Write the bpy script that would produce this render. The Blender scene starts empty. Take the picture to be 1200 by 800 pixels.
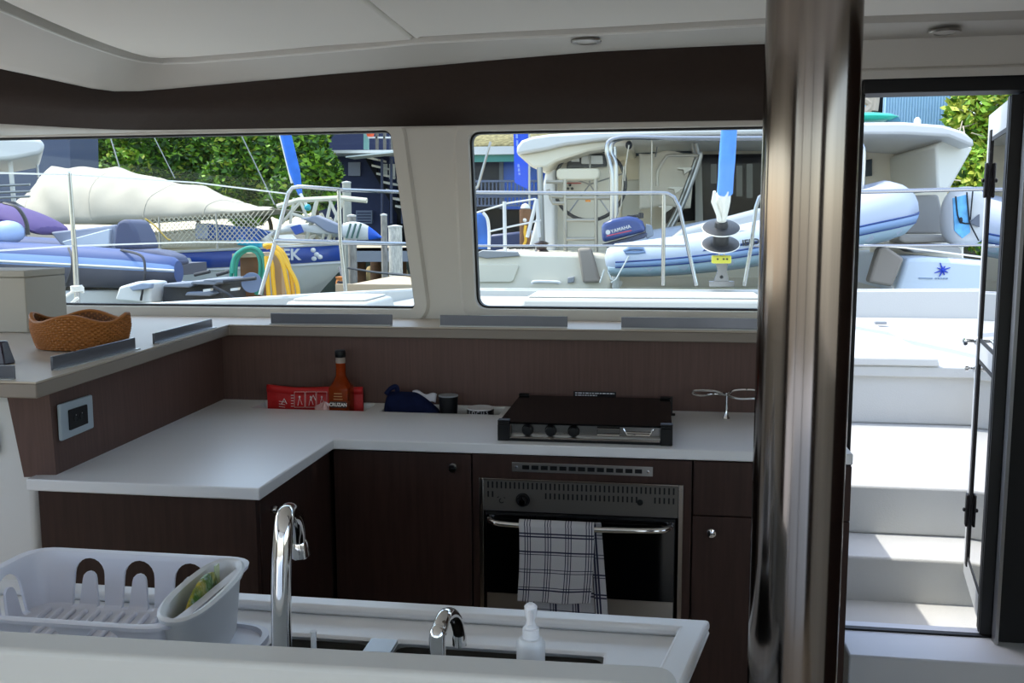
EXPOSURE = .76
SKY = .6
SUN = 2.6
SUNV = (-.47, .04, .86)
import bpy, bmesh, math, random
from math import sin, cos, pi, radians, sqrt, atan2
from mathutils import Vector, Matrix
R_ = random.Random(7)
SC = bpy.context.scene
COL = SC.collection

# ------------------------------------------------------------------ camera
FP = 1100.0; PT = radians(7.07); YW = radians(8.77); RL = radians(-.21); EYE = 1.48
_f = Vector((-sin(YW)*cos(PT), cos(YW)*cos(PT), -sin(PT)))
_r0 = Vector((cos(YW), sin(YW), 0)); _u0 = _r0.cross(_f)
_r = cos(RL)*_r0 + sin(RL)*_u0; _u = -sin(RL)*_r0 + cos(RL)*_u0
def ray(px, py): return _f + _r*((px-600)/FP) + _u*((400-py)/FP)
def P(px, py, X=None, Y=None, Z=None):
    d = ray(px, py)
    t = Y/d.y if Y is not None else (Z-EYE)/d.z if Z is not None else X/d.x
    return Vector((t*d.x, t*d.y, EYE+t*d.z))
def Pv(px, py, A, B):                      # onto the vertical plane through A and B (plan points)
    d = ray(px, py); nx, ny = B[1]-A[1], -(B[0]-A[0])
    t = (nx*A[0]+ny*A[1])/(nx*d.x+ny*d.y)
    return Vector((t*d.x, t*d.y, EYE+t*d.z))
cd = bpy.data.cameras.new('camera'); cam = bpy.data.objects.new('camera', cd); COL.objects.link(cam)
cd.sensor_width = 36; cd.lens = 36*FP/1200; cd.clip_start = .02; cd.clip_end = 500
cam.matrix_world = Matrix(((_r.x, _u.x, -_f.x, 0), (_r.y, _u.y, -_f.y, 0), (_r.z, _u.z, -_f.z, EYE), (0, 0, 0, 1)))
SC.camera = cam
SC.view_settings.view_transform = 'Standard'; SC.view_settings.look = 'None'
SC.view_settings.gamma = 1; SC.view_settings.use_curve_mapping = False
SC.view_settings.exposure = EXPOSURE

# ------------------------------------------------------------------ materials
def lin(h):
    h = h.lstrip('#'); c = [int(h[i:i+2], 16)/255 for i in (0, 2, 4)]
    return tuple(x/12.92 if x <= .04045 else ((x+.055)/1.055)**2.4 for x in c)+(1,)
def mat(name, h, rough=.5, metal=0, noise=None, bump=None, coat=0, emit=0, spec=.5, stretch=(1, 1, 1), dark=None, alpha=1, sheen=0):
    m = bpy.data.materials.new(name); m.use_nodes = True; n = m.node_tree.nodes; l = m.node_tree.links
    b = n['Principled BSDF']; c = lin(h)
    b.inputs['Base Color'].default_value = c; b.inputs['Roughness'].default_value = rough
    b.inputs['Metallic'].default_value = metal; b.inputs['Coat Weight'].default_value = coat
    b.inputs['Specular IOR Level'].default_value = spec
    if sheen: b.inputs['Sheen Weight'].default_value = sheen
    if emit: b.inputs['Emission Color'].default_value = c; b.inputs['Emission Strength'].default_value = emit
    if noise or bump:
        tc = n.new('ShaderNodeTexCoord'); mp = n.new('ShaderNodeMapping'); mp.inputs['Scale'].default_value = stretch
        l.new(tc.outputs['Object'], mp.inputs['Vector'])
    if noise:
        t = n.new('ShaderNodeTexNoise'); t.inputs['Scale'].default_value = noise[0]; t.inputs['Detail'].default_value = 4
        l.new(mp.outputs['Vector'], t.inputs['Vector'])
        r = n.new('ShaderNodeValToRGB'); a = noise[1]
        r.color_ramp.elements[0].position = .3; r.color_ramp.elements[1].position = .7
        d = lin(dark) if dark else tuple(x*(1-a) for x in c[:3])+(1,)
        r.color_ramp.elements[0].color = d
        r.color_ramp.elements[1].color = c if dark else tuple(min(1, x*(1+a)) for x in c[:3])+(1,)
        l.new(t.outputs['Fac'], r.inputs['Fac']); l.new(r.outputs['Color'], b.inputs['Base Color'])
    if bump:
        t2 = n.new('ShaderNodeTexNoise'); t2.inputs['Scale'].default_value = bump[0]; t2.inputs['Detail'].default_value = 3
        l.new(mp.outputs['Vector'], t2.inputs['Vector'])
        bp = n.new('ShaderNodeBump'); bp.inputs['Strength'].default_value = bump[1]; bp.inputs['Distance'].default_value = .01
        l.new(t2.outputs['Fac'], bp.inputs['Height']); l.new(bp.outputs['Normal'], b.inputs['Normal'])
    return m
def glass_mat(name, tint='#ffffff', refl=.06, rough=0.0):
    m = bpy.data.materials.new(name); m.use_nodes = True; n = m.node_tree.nodes; l = m.node_tree.links
    n.remove(n['Principled BSDF']); o = n['Material Output']
    t = n.new('ShaderNodeBsdfTransparent'); t.inputs['Color'].default_value = lin(tint)
    g = n.new('ShaderNodeBsdfGlossy'); g.inputs['Roughness'].default_value = rough
    f = n.new('ShaderNodeFresnel'); f.inputs['IOR'].default_value = 1.3
    mu = n.new('ShaderNodeMath'); mu.operation = 'MULTIPLY'; mu.inputs[1].default_value = refl/.017
    mu.use_clamp = True
    mx = n.new('ShaderNodeMixShader'); l.new(f.outputs[0], mu.inputs[0]); l.new(mu.outputs[0], mx.inputs[0])
    l.new(t.outputs[0], mx.inputs[1]); l.new(g.outputs[0], mx.inputs[2]); l.new(mx.outputs[0], o.inputs['Surface'])
    return m

# ------------------------------------------------------------------ mesh builder
class MB:
    def __init__(s): s.v = []; s.f = []; s.m = []; s.cm = 0
    def add(s, vs, fs):
        o = len(s.v); s.v += [Vector(v) for v in vs]
        for f in fs: s.f.append([i+o for i in f]); s.m.append(s.cm)
        return s
    def box(s, x0, x1, y0, y1, z0, z1):
        return s.hexa([(x0,y0,z0),(x1,y0,z0),(x1,y1,z0),(x0,y1,z0)], [(x0,y0,z1),(x1,y0,z1),(x1,y1,z1),(x0,y1,z1)])
    def hexa(s, b, t):
        return s.add(list(b)+list(t), [(3,2,1,0),(4,5,6,7),(0,1,5,4),(1,2,6,5),(2,3,7,6),(3,0,4,7)])
    def prism(s, pts, vec):
        n = len(pts); pts = [Vector(p) for p in pts]; vec = Vector(vec)
        return s.add(pts+[p+vec for p in pts], [list(range(n))[::-1], list(range(n, 2*n))]+[(i, (i+1) % n, (i+1) % n+n, i+n) for i in range(n)])
    def loft(s, rings, caps=True, closed=True, loop=False):
        n = len(rings[0]); o = len(s.v); fs = []; N = len(rings)
        for k in range(N if loop else N-1):
            k2 = (k+1) % N
            for i in range(n if closed else n-1):
                j = (i+1) % n; fs.append((k*n+i, k*n+j, k2*n+j, k2*n+i))
        if caps and not loop and closed: fs += [list(range(n))[::-1], list(range((N-1)*n, N*n))]
        return s.add([v for r in rings for v in r], fs)
    def tube(s, pts, r, seg=8, closed=False, caps=True, flat=1):
        pts = [Vector(p) for p in pts]; N = len(pts)
        rs = r if isinstance(r, (list, tuple)) else [r]*N
        T = []
        for i in range(N):
            a = pts[(i-1) % N] if (closed or i > 0) else pts[0]
            b = pts[(i+1) % N] if (closed or i < N-1) else pts[-1]
            t = (b-a); T.append(t.normalized() if t.length > 1e-9 else Vector((0,0,1)))
        n = T[0].orthogonal().normalized() if abs(T[0].z) > .9 else T[0].cross(Vector((0,0,1))).normalized()
        rings = []
        for i in range(N):
            n = (n-T[i]*n.dot(T[i]))
            n = n.normalized() if n.length > 1e-6 else T[i].orthogonal().normalized()
            b = T[i].cross(n)
            rings.append([pts[i]+(n*cos(2*pi*k/seg)+b*sin(2*pi*k/seg)*flat)*rs[i] for k in range(seg)])
        return s.loft(rings, caps=caps, loop=closed)
    def lathe(s, prof, c, seg=20, axis=(0,0,1), sy=1):
        c = Vector(c); q = Vector((0,0,1)).rotation_difference(Vector(axis).normalized())
        return s.loft([[c+q @ Vector((r*cos(2*pi*k/seg), r*sy*sin(2*pi*k/seg), z)) for k in range(seg)] for r, z in prof])
    def ball(s, c, r, seg=14, rings=8):
        rx, ry, rz = r if isinstance(r, (tuple, list)) else (r, r, r); c = Vector(c); rr = []
        for i in range(rings+1):
            a = -pi/2+pi*i/rings; q = max(cos(a), .02)
            rr.append([c+Vector((rx*q*cos(2*pi*k/seg), ry*q*sin(2*pi*k/seg), rz*sin(a))) for k in range(seg)])
        return s.loft(rr)
    def slab(s, xs, ys, mask, z0, z1, warp=None):
        w = warp or (lambda x, y: (x, y)); idx = {}; vs = []; fs = []
        def V(i, j, k):
            if (i, j, k) not in idx:
                x, y = w(xs[i], ys[j]); idx[(i, j, k)] = len(vs); vs.append((x, y, z1 if k else z0))
            return idx[(i, j, k)]
        g = lambda i, j: 0 <= i < len(xs)-1 and 0 <= j < len(ys)-1 and mask(i, j)
        for i in range(len(xs)-1):
            for j in range(len(ys)-1):
                if not g(i, j): continue
                fs.append((V(i,j,1), V(i+1,j,1), V(i+1,j+1,1), V(i,j+1,1))); fs.append((V(i,j+1,0), V(i+1,j+1,0), V(i+1,j,0), V(i,j,0)))
                if not g(i-1, j): fs.append((V(i,j+1,0), V(i,j,0), V(i,j,1), V(i,j+1,1)))
                if not g(i+1, j): fs.append((V(i+1,j,0), V(i+1,j+1,0), V(i+1,j+1,1), V(i+1,j,1)))
                if not g(i, j-1): fs.append((V(i,j,0), V(i+1,j,0), V(i+1,j,1), V(i,j,1)))
                if not g(i, j+1): fs.append((V(i+1,j+1,0), V(i,j+1,0), V(i,j+1,1), V(i+1,j+1,1)))
        return s.add(vs, fs)
    def grid(s, fn, nu, nv, mfn=None):
        o = len(s.v); s.v += [Vector(fn(i/nu, j/nv)) for j in range(nv+1) for i in range(nu+1)]
        for j in range(nv):
            for i in range(nu):
                a = o+j*(nu+1)+i; s.f.append([a, a+1, a+nu+2, a+nu+1]); s.m.append(mfn(i, j) if mfn else s.cm)
        return s
    def build(s, name, mats, parent=None, bevel=0, smooth=35, solid=0, sub=0, seg=2, fix=True):
        org = origin(parent) if parent is not None else None
        if org is None:
            xs = [v.x for v in s.v]; ys = [v.y for v in s.v]; zs = [v.z for v in s.v]
            org = Vector(((min(xs)+max(xs))/2, (min(ys)+max(ys))/2, min(zs)))
        me = bpy.data.meshes.new(name); me.from_pydata([v-org for v in s.v], [], s.f)
        for m in (mats if isinstance(mats, (list, tuple)) else [mats]): me.materials.append(m)
        me.polygons.foreach_set('material_index', s.m)
        if fix:
            bm = bmesh.new(); bm.from_mesh(me); bmesh.ops.recalc_face_normals(bm, faces=bm.faces); bm.to_mesh(me); bm.free()
        if smooth:
            me.polygons.foreach_set('use_smooth', [True]*len(me.polygons)); me.set_sharp_from_angle(angle=radians(smooth))
        me.update(); o = bpy.data.objects.new(name, me); COL.objects.link(o)
        if parent is not None: o.parent = parent
        else: o.location = org
        if sub: d = o.modifiers.new('s', 'SUBSURF'); d.levels = d.render_levels = sub
        if solid: d = o.modifiers.new('t', 'SOLIDIFY'); d.thickness = solid; d.offset = 0
        if bevel:
            d = o.modifiers.new('b', 'BEVEL'); d.width = bevel; d.segments = seg; d.limit_method = 'ANGLE'; d.angle_limit = radians(40); d.harden_normals = False
        return o
def origin(o):
    w = Vector((0,0,0))
    while o is not None: w += o.location; o = o.parent
    return w
def tag(o, label, cat, group=None, kind=None):
    o['label'] = label; o['category'] = cat
    if group: o['group'] = group
    if kind: o['kind'] = kind
    return o
def struct(o): o['kind'] = 'structure'; return o
def thing(name, label, cat, loc=(0,0,0), group=None):
    o = bpy.data.objects.new(name, None); COL.objects.link(o); o.location = loc; o.empty_display_size = .05
    return tag(o, label, cat, group)
def lab(o, t): o['label'] = t; return o
def copy_tree(o, parent=None):
    c = o.copy(); COL.objects.link(c)
    if parent is not None: c.parent = parent
    for ch in list(o.children): copy_tree(ch, c)
    return c
def textmesh(name, s, size, mtx, m, parent, ext=.0006, bold=0, sx=1):
    cu = bpy.data.curves.new(name, 'FONT'); cu.body = s; cu.size = size; cu.extrude = ext; cu.offset = bold; cu.align_x = 'CENTER'; cu.align_y = 'CENTER'
    cu.resolution_u = 3
    t = bpy.data.objects.new(name, cu); COL.objects.link(t)
    me = bpy.data.meshes.new_from_object(t); bpy.data.objects.remove(t); bpy.data.curves.remove(cu)
    org = origin(parent)
    for v in me.vertices: v.co = mtx @ Vector((v.co.x*sx, v.co.y, v.co.z))-org
    me.materials.append(m); me.name = name
    o = bpy.data.objects.new(name, me); COL.objects.link(o); o.parent = parent
    return o
def facing(p, xdir, up, off=.001):         # matrix whose x runs along xdir, y along up, placed at p, pushed off its surface
    x = Vector(xdir).normalized(); y = Vector(up); y = (y-x*y.dot(x)).normalized(); z = x.cross(y)
    m = Matrix((x, y, z)).transposed().to_4x4(); m.translation = Vector(p)+z*off
    return m
def arc(c, r, a0, a1, n, u, v):
    c, u, v = Vector(c), Vector(u), Vector(v)
    return [c+(u*cos(a0+(a1-a0)*i/n)+v*sin(a0+(a1-a0)*i/n))*r for i in range(n+1)]
def rpoly(pts, r, n=5):                    # polygon with rounded corners, r scalar or list
    out = []; N = len(pts); pts = [Vector(p) for p in pts]
    for i, p in enumerate(pts):
        q = r[i] if isinstance(r, (list, tuple)) else r
        if q <= 0: out.append(p); continue
        a = (pts[i-1]-p).normalized(); b = (pts[(i+1) % N]-p).normalized()
        ang = a.angle(b); d = q/math.tan(ang/2)
        A, B = p+a*d, p+b*d
        for k in range(n+1):
            t = k/n; out.append(A*(1-t)**2+p*2*t*(1-t)+B*t*t)
    return out
def bez(pts, n=8):                         # smooth curve through points (Catmull-Rom)
    pts = [Vector(p) for p in pts]; out = []
    for i in range(len(pts)-1):
        p0 = pts[max(i-1, 0)]; p1 = pts[i]; p2 = pts[i+1]; p3 = pts[min(i+2, len(pts)-1)]
        for k in range(n):
            t = k/n; out.append(.5*((2*p1)+(p2-p0)*t+(2*p0-5*p1+4*p2-p3)*t*t+(3*p1-p0-3*p2+p3)*t**3))
    return out+[pts[-1]]

# ------------------------------------------------------------------ palette
gel = mat('white_gelcoat', '#dededc', .35)
gelc = mat('cream_gelcoat', '#e9e4d2', .35)
liner = mat('grey_white_liner', '#cfcbc3', .6)
panelw = mat('soft_ceiling_panel', '#f5f1e8', .8)
sinkw = mat('solid_white_worktop', '#e6e6e6', .3)
woodm = mat('dark_walnut_veneer', '#382620', .5, spec=.25, noise=(9, .22), stretch=(9, 9, .7))
splash = mat('brown_walnut_panel', '#5d463f', .5, spec=.3, noise=(9, .12), stretch=(14, 14, .6))
vinyl = mat('brown_vinyl', '#3b312c', .9, noise=(60, .05), spec=.15)
taupe = mat('taupe_ledge', '#857a70', .5)
shelft = mat('beige_ledge_top', '#b3a797', .45)
steel = mat('brushed_steel', '#b9b6b2', .28, 1)
chrome = mat('chrome', '#dedede', .07, 1)
polem = mat('reflection_streaked_steel', '#7a726c', .13, 1, noise=(5, .32), stretch=(9, 9, .12))  # vertical streak noise paints the post's reflections into the steel colour
alu = mat('satin_aluminium', '#b4b6b8', .35, .9)
fid = mat('smoked_acrylic', '#6d7079', .2, .3)
blackp = mat('black_plastic', '#0c0c0e', .45, spec=.3)
blackg = mat('black_oven_glass', '#050506', .06, coat=.3)
rubber = mat('black_rubber', '#0c0d10', .6)
greyp = mat('grey_plastic', '#8f9296', .5)
whitep = mat('white_plastic', '#dfe0e6', .4)
stainless = mat('polished_rail_steel', '#a9aaac', .2, 1)
winglass = glass_mat('window_glass', '#f6f9f7', .008)
doorglass = glass_mat('door_glass', '#d4c9ce', .07)
leafalu = mat('pale_door_aluminium', '#c4c8ca', .45, .25)
smoke = glass_mat('smoked_hob_glass', '#5c5c66', .014, .08)
# =================================================================== SALOON SHELL
YW0, YW1 = 3.20, 3.26
CF = 2.43                                   # cabinet faces
BS = 2.945                                  # back splash
m = MB().box(-2.8, 1.5, -1.2, 3.05, -.06, 0); struct(m.build('floor', mat('oak_floor', '#d6c6ae', .5, noise=(6, .15), stretch=(1, 12, 1))))

# front wall with two window openings
def xz(px, py): p = P(px, py, Y=YW0); return (p.x, YW0, p.z)
zs0 = 1.19; zt = 1.812
A_tr = P(458, 152, Y=YW0); A_br = P(487, 362, Y=YW0)
B_tl = P(549, 154, Y=YW0); B_bl = P(558, 361.5, Y=YW0)
XL = -2.70; XR = .47
w = MB()
vec = (0, YW1-YW0, 0)
w.prism([(XL,YW0,1.0),(.60,YW0,1.0),(.60,YW0,B_bl.z),(B_bl.x,YW0,B_bl.z),(A_br.x,YW0,A_br.z),(XL,YW0,A_br.z)], vec)
w.prism([(XL,YW0,A_tr.z),(A_tr.x,YW0,A_tr.z),(B_tl.x,YW0,B_tl.z),(.60,YW0,B_tl.z),(.60,YW0,2.15),(XL,YW0,2.15)], vec)
w.prism([A_br, B_bl, B_tl, A_tr], vec)
w.prism([(XR,YW0,B_bl.z),(.60,YW0,B_bl.z),(.60,YW0,B_tl.z),(XR,YW0,B_tl.z)], vec)
w.box(.55, .60, 3.02, YW1, 0, 2.15)         # jamb column beside the forward door
w.box(XL, .60, YW0, YW1, -.06, 1.0)
# rounded corners of the openings
def corner(c, a, b, r):
    c = Vector(c); a = (Vector(a)-c).normalized(); b = (Vector(b)-c).normalized()
    A, B = c+a*r, c+b*r
    pts = [c]+[A*(1-t)**2+c*2*t*(1-t)+B*t*t for t in [k/6 for k in range(7)]]
    w.prism(pts, vec)
Ctr = Vector((XR, YW0, B_tl.z)); Cbr = Vector((XR, YW0, B_bl.z)); Atl = Vector((XL+.05, YW0, A_tr.z)); Abl = Vector((XL+.05, YW0, A_br.z))
w.box(XL, XL+.05, YW0, YW1, A_br.z, A_tr.z)
for c, a, b, r in ((B_tl,Ctr,B_bl,.04),(B_bl,B_tl,Cbr,.045),(Ctr,B_tl,Cbr,.04),(Cbr,Ctr,B_bl,.04),(A_tr,Atl,A_br,.035),(A_br,A_tr,Abl,.02),(Atl,A_tr,Abl,.05),(Abl,Atl,A_br,.05)): corner(c, a, b, r)
struct(w.build('wall_front', liner, smooth=30))

def window(name, quad, rads):
    ring = rpoly(quad, rads, 6)
    c = sum(ring, Vector())/len(ring)
    def off(d, y): 
        out = []; n = len(ring)
        for i, p in enumerate(ring):
            t = (ring[(i+1) % n]-ring[i-1]).normalized(); nn = Vector((t.z, 0, -t.x))
            if nn.dot(c-p) < 0: nn = -nn
            q = p+nn*d; q.y = y; out.append(q)
        return out
    pane = MB(); pane.prism(off(.003, YW0+.030), (0, .006, 0))
    g = MB(); g.loft([off(-.001, YW0+.018), off(.007, YW0+.018), off(.007, YW0+.05), off(-.001, YW0+.05)], caps=False, loop=True)
    root = pane.build(name, winglass, smooth=0); struct(root)
    g.build('gasket', rubber, root)
    f = MB(); f.loft([off(-.001, YW0-.001), off(-.001, YW0-.010), off(-.045, YW0-.010), off(-.055, YW0-.001)], caps=False, loop=True)
    f.build('moulded_frame', liner, root)
    return root
window('window_1', [Atl, A_tr, A_br, Abl], [.05, .035, .02, .05])
window('window_2', [B_tl, Ctr, Cbr, B_bl], [.04, .04, .04, .045])

# left side wall with a long opening for the side light
w = MB(); X0 = XL-.06
w.box(X0, XL, -1.2, YW1, 1.0, 1.2); w.box(X0, XL, -1.2, YW1, 1.8, 2.15); w.box(X0, XL, 2.9, YW1, 1.2, 1.8); w.box(X0, XL, -1.2, -1.1, 1.2, 1.8); w.box(X0, XL, -1.2, YW1, -.06, 1.0)
struct(w.build('wall_left', liner))
# right side: wall to starboard of the forward door, out of frame
w = MB(); w.box(1.5, 1.56, -1.2, 3.11, -.06, 1.1); w.box(1.5, 1.56, -1.2, 3.11, 1.85, 2.15); w.box(1.5, 1.56, .9, 3.11, 1.1, 1.85)
struct(w.build('wall_right', liner)); m = MB(); m.box(1.47, 1.499, .9, 2.86, 0, 1.98); struct(m.build('reflection_panel', woodm))  # unseen dark wood added to darken one side of the mast post's reflection

# ------------------------------------------------ ceiling: valance, band, groove, raised panels
HB = 2.0
vA, vB = (-1.86, 3.17), (-2.35, 2.55)
tA, tB = (-1.62, 2.97), (-2.20, 2.25)
def vb(px, py): return P(px, py, Y=3.17) if px > 150 else Pv(px, py, vA, vB)
st = [  # (valance bottom), (valance top), (band outer lip of groove)
 ((-160,131),(-160,48),(-130,-52)), ((-60,139),(-60,68),(-50,-12)), ((0,144),(0,80),(0,12)), ((40,146),(42,88),(45,31)), ((80,148.5),(80,97),(85,47)), ((110,150),(108,104.5),(118,59)),
 ((135,151),(132,109),(143,67)), ((158,151.5),(160,108),(165,73)), ((190,151.5),(195,104),(190,75)), ((230,151),(235,100.5),(222,74)),
 ((292,150),(292,95),(285,69)), ((400,148.5),(400,85.5),(390,60)), ((500,147),(500,77),(500,50)), ((600,145),(600,68),(600,44.5)), ((700,143),(700,60),(700,40)),
 ((800,141.5),(800,55),(800,34.5)), ((894,140),(894,51),(894,29.5)), ((1000,138),(1000,48),(1000,27.5))]
VB = []; VT = []; GO = []
for b, t, g in st:
    VB.append(vb(*b))
    VT.append(P(*t, Y=2.97) if t[0] > 165 else Pv(*t, tA, tB))
    GO.append(P(*g, Z=HB))
# smooth the plan of the left corner
def smooth(L, a, b, it=2):
    for _ in range(it):
        M = [v.copy() for v in L]
        for i in range(a, b): L[i] = (M[i-1]+2*M[i]+M[i+1])/4
smooth(VT, 3, 11); smooth(VB, 3, 10); smooth(GO, 5, 11, 1)
v = MB(); v.loft([VB, VT], closed=False); o = v.build('trim_1', vinyl, solid=.006); struct(o)
s_ = MB(); soff = [Vector((p.x, p.y, p.z-.002)) for p in VB]; back = [Vector((min(p.x, -1.0) if i < 8 else p.x, 3.2, 1.815)) for i, p in enumerate(VB)]
for i in range(4): back[i] = Vector((XL, 3.2 if i > 2 else VB[i].y, 1.815))
s_.loft([soff, back], closed=False); struct(s_.build('trim_2', liner, solid=.004))
c_ = MB(); n_ = len(VT)
mid = [VT[i]*.5+GO[i]*.5+Vector((0, 0, .006)) for i in range(n_)]
near = [VT[i]*.9+GO[i]*.1+Vector((0, 0, .004)) for i in range(n_)]
far = [VT[i]*.1+GO[i]*.9+Vector((0, 0, .002)) for i in range(n_)]
def inward(L, d):
    out = []
    for i, p in enumerate(L):
        a = L[max(i-1, 0)]; b = L[min(i+1, len(L)-1)]; t = (b-a); t.z = 0; t.normalize()
        out.append(p+Vector((t.y, -t.x, 0))*d)
    return out
g1 = [p+Vector((0, 0, .045)) for p in inward(GO, .008)]
g2 = inward(g1, .028)
c_.loft([VT, near, mid, far, GO, g1, g2], closed=False)
struct(c_.build('ceiling', liner, solid=.004, smooth=50))
m = MB(); m.tube(GO, .004, 8); struct(m.build('lip_highlight', mat('lip_highlight_white', '#e6e4de', .4)))  # pale bead added to imitate the highlight on the groove lip
# raised soft panels, split along the seam
gp = [p+Vector((0, 0, -.006)) for p in inward(GO, .030)]
sm0 = P(420, 0, Z=HB); sm1 = P(471, 40, Z=HB); sd = (sm0-sm1); sd = sd/abs(sd.y)
zp = HB+.010
def flat(p): return Vector((p.x, p.y, zp))
li = [flat(p) for p in gp if p.x < sm1.x-.02]; ri = [flat(p) for p in gp if p.x > sm1.x+.02]
se = flat(sm1+sd*.0); se.y = li[-1].y+(ri[0].y-li[-1].y)*.5
def seam_at(y): return sm1.x+sd.x*(se.y-y)
for nm, pts in (('ceiling_panel', li+[Vector((seam_at(se.y)-.004, se.y, zp)), Vector((seam_at(-1.2)-.004, -1.2, zp)), Vector((li[0].x, -1.2, zp))]),
                ('ceiling_panel', [Vector((seam_at(se.y)+.004, se.y, zp))]+ri+[Vector((1.5, ri[-1].y, zp)), Vector((1.5, -1.2, zp)), Vector((seam_at(-1.2)+.004, -1.2, zp))])):
    m = MB(); m.prism(pts, (0, 0, .03)); struct(m.build(nm, panelw, bevel=.008, smooth=40))
# unseen deckhouse roof; brow added against the sun, aft length to dim the cabin
m = MB(); m.box(-2.95, 1.75, -4.6, 3.34, 2.16, 2.22); struct(m.build('roof', gel, bevel=.02))
# the ceiling right of the mast post, over the forward door
YD = 3.05
Hd = P(1010, 112, Y=YD).z
pr = []
for px, py, y in ((1012, 27, 2.70), (1012, 45.5, 2.90), (1012, 47, 2.915), (1012, 81, 2.935), (1012, 82.5, 2.915), (1012, 84, 2.91), (1012, 93, 2.925)):
    q = P(px, py, Y=y); pr.append((q.y, q.z))
m = MB(); m.loft([[Vector((.5, y, z)) for y, z in pr], [Vector((1.5, y, z+.004)) for y, z in pr]], closed=False)
struct(m.build('trim_3', liner, solid=.003, smooth=0))
m = MB(); m.box(.602, 1.5, 3.0, 3.11, Hd, pr[-1][1]+.012); struct(m.build('trim_4', rubber, bevel=.004))
m = MB(); m.box(.5, 1.5, 2.99, 3.16, pr[-1][1]+.02, 2.16); struct(m.build('wall_door_head', liner))
# band that carries the panel edge on the right of the post
a0 = P(1000, 27.5, Z=HB)
m = MB(); m.loft([[Vector((a0.x, a0.y, HB)), Vector((1.5, a0.y+.05, HB))], [Vector((a0.x, a0.y-.012, HB+.022)), Vector((1.5, a0.y+.038, HB+.022))], [Vector((a0.x, a0.y-.04, HB+.022)), Vector((1.5, a0.y, HB+.022))]], closed=False)
struct(m.build('ceiling_groove', liner, solid=.004))

def downlight(px, py, z, label):
    c = P(px, py, Z=z); t = thing('ceiling_light', label, 'ceiling light', c, 'recessed ceiling downlights')
    MB().lathe([(.024,.0),(.042,.0),(.044,-.004),(.042,-.007),(.028,-.008),(.025,-.004)], c, 28).build('bezel', steel, t)
    MB().lathe([(.0005,-.002),(.025,-.002),(.025,-.006),(.018,-.0075),(.0005,-.008)], c, 24).build('lens', mat('frosted_lens', '#b8b4ac', .3), t)
va_ = VT[13].lerp(VT[14], .87); ga_ = GO[13].lerp(GO[14], .87); c0 = va_.lerp(ga_, .62); downlight(687, 47, c0.z-.003, 'round steel ceiling downlight in the white band above the right window')
c1 = P(1107, 36, Y=2.80); ta = (2.80-pr[0][0])/(pr[1][0]-pr[0][0]); c1.z = pr[0][1]+(pr[1][1]-pr[0][1])*ta-.008; downlight(1107, 36, c1.z, 'round steel ceiling downlight above the open forward door')

# aft bulkhead and wide opening behind the camera, dark pieces shaped for the post's reflections
m = MB(); m.box(XL, -2.0, -1.26, -1.2, 0, 2.15); m.box(.95, 1.5, -1.26, -1.2, 0, 2.15); m.box(-2.0, .95, -1.26, -1.2, 2.0, 2.15); struct(m.build('wall_back', woodm))
for x in (-.95, -.02): m = MB(); m.box(x-.03, x+.03, -1.25, -1.21, 0, 2.0); struct(m.build('reflection_post', alu, bevel=.004))  # unseen posts added to reflect as streaks in the mast post
m = MB(); m.box(-4.5, 3.5, -7.5, -1.26, -.08, -.01); struct(m.build('bounce_deck_aft', gel))  # unseen deck added to bounce sunlight up to the ceiling
m = MB(); m.box(-4.3, XL-.061, -1.2, 3.26, .84, .94); struct(m.build('bounce_deck_port', gel, bevel=.01))  # added out of view to throw sunlight through the left window onto the ceiling
m = MB(); m.box(1.561, 3.4, -1.2, 3.1, .72, .80); struct(m.build('bounce_deck_starboard', gel, bevel=.01))  # matching unseen deck added to bounce light in from starboard
# ------------------------------------------------ mast post
xl = P(886, 400, Y=1.15).x; xr = P(996.5, 400, Y=1.15).x
m = MB(); cx = (xl+xr)/2; rr = (xr-xl)/2*.99
m.lathe([(rr, 0), (rr, 2.05)], (cx, 1.15, 0), 72)
o = m.build('mast_post', polem, smooth=60); tag(o, 'thick polished steel mast post standing beside the sink island', 'post')

# =================================================================== LEFT SPLASH, BACK SPLASH, LEDGE
lw0 = Vector((-1.391, 1.967, 0)); lw1 = Vector((-1.441, BS, 0))
m = MB(); m.hexa([(lw0.x-.075,1.955,.895),(lw0.x,lw0.y,.895),(lw1.x,BS+.01,.895),(lw1.x-.075,BS+.01,.895)], [(lw0.x-.11,1.955,1.122),(lw0.x-.005,lw0.y,1.122),(lw1.x,BS+.01,1.122),(lw1.x-.075,BS+.01,1.122)])
struct(m.build('splash_left', splash))
m = MB(); m.box(-1.45, .56, BS, BS+.02, .895, 1.122); struct(m.build('splash_back', splash))
LT, LB = 1.155, 1.119
e0 = P(42, 447.5, Z=LT); e1 = P(262.5, 381.5, Z=LT); e1.y = BS-.02; eL = P(-10, 447, Z=LT)
ex = [e0, e1, Vector((.56, BS-.02, LT)), Vector((.56, 3.2, LT)), Vector((XL, 3.2, LT)), Vector((XL, eL.y+.02, LT))]
led = thing('window_ledge', 'long taupe edged ledge running round the galley under both windows', 'ledge', (-1.0, 3.0, LB))
m = MB(); top = [p.copy() for p in ex]; m.prism([p-Vector((0,0,.004)) for p in top], (0,0,.004)); m.build('ledge_top', shelft, led)
m = MB(); ins = [e0+Vector((-.0,-.0,0)), e1, Vector((.56, BS-.02, LT)), Vector((.56, BS+.05, LT)), e1+Vector((-.06,.07,0)), e0+Vector((-.06,.06,0)), Vector((XL, eL.y+.08, LT)), Vector((XL, eL.y+.02, LT))]
m.prism([Vector((p.x, p.y, LB)) for p in ins], (0,0,LT-LB-.0045)); lab(m.build('fascia', taupe, led, bevel=.003), 'taupe front edge of the ledge')

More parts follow.
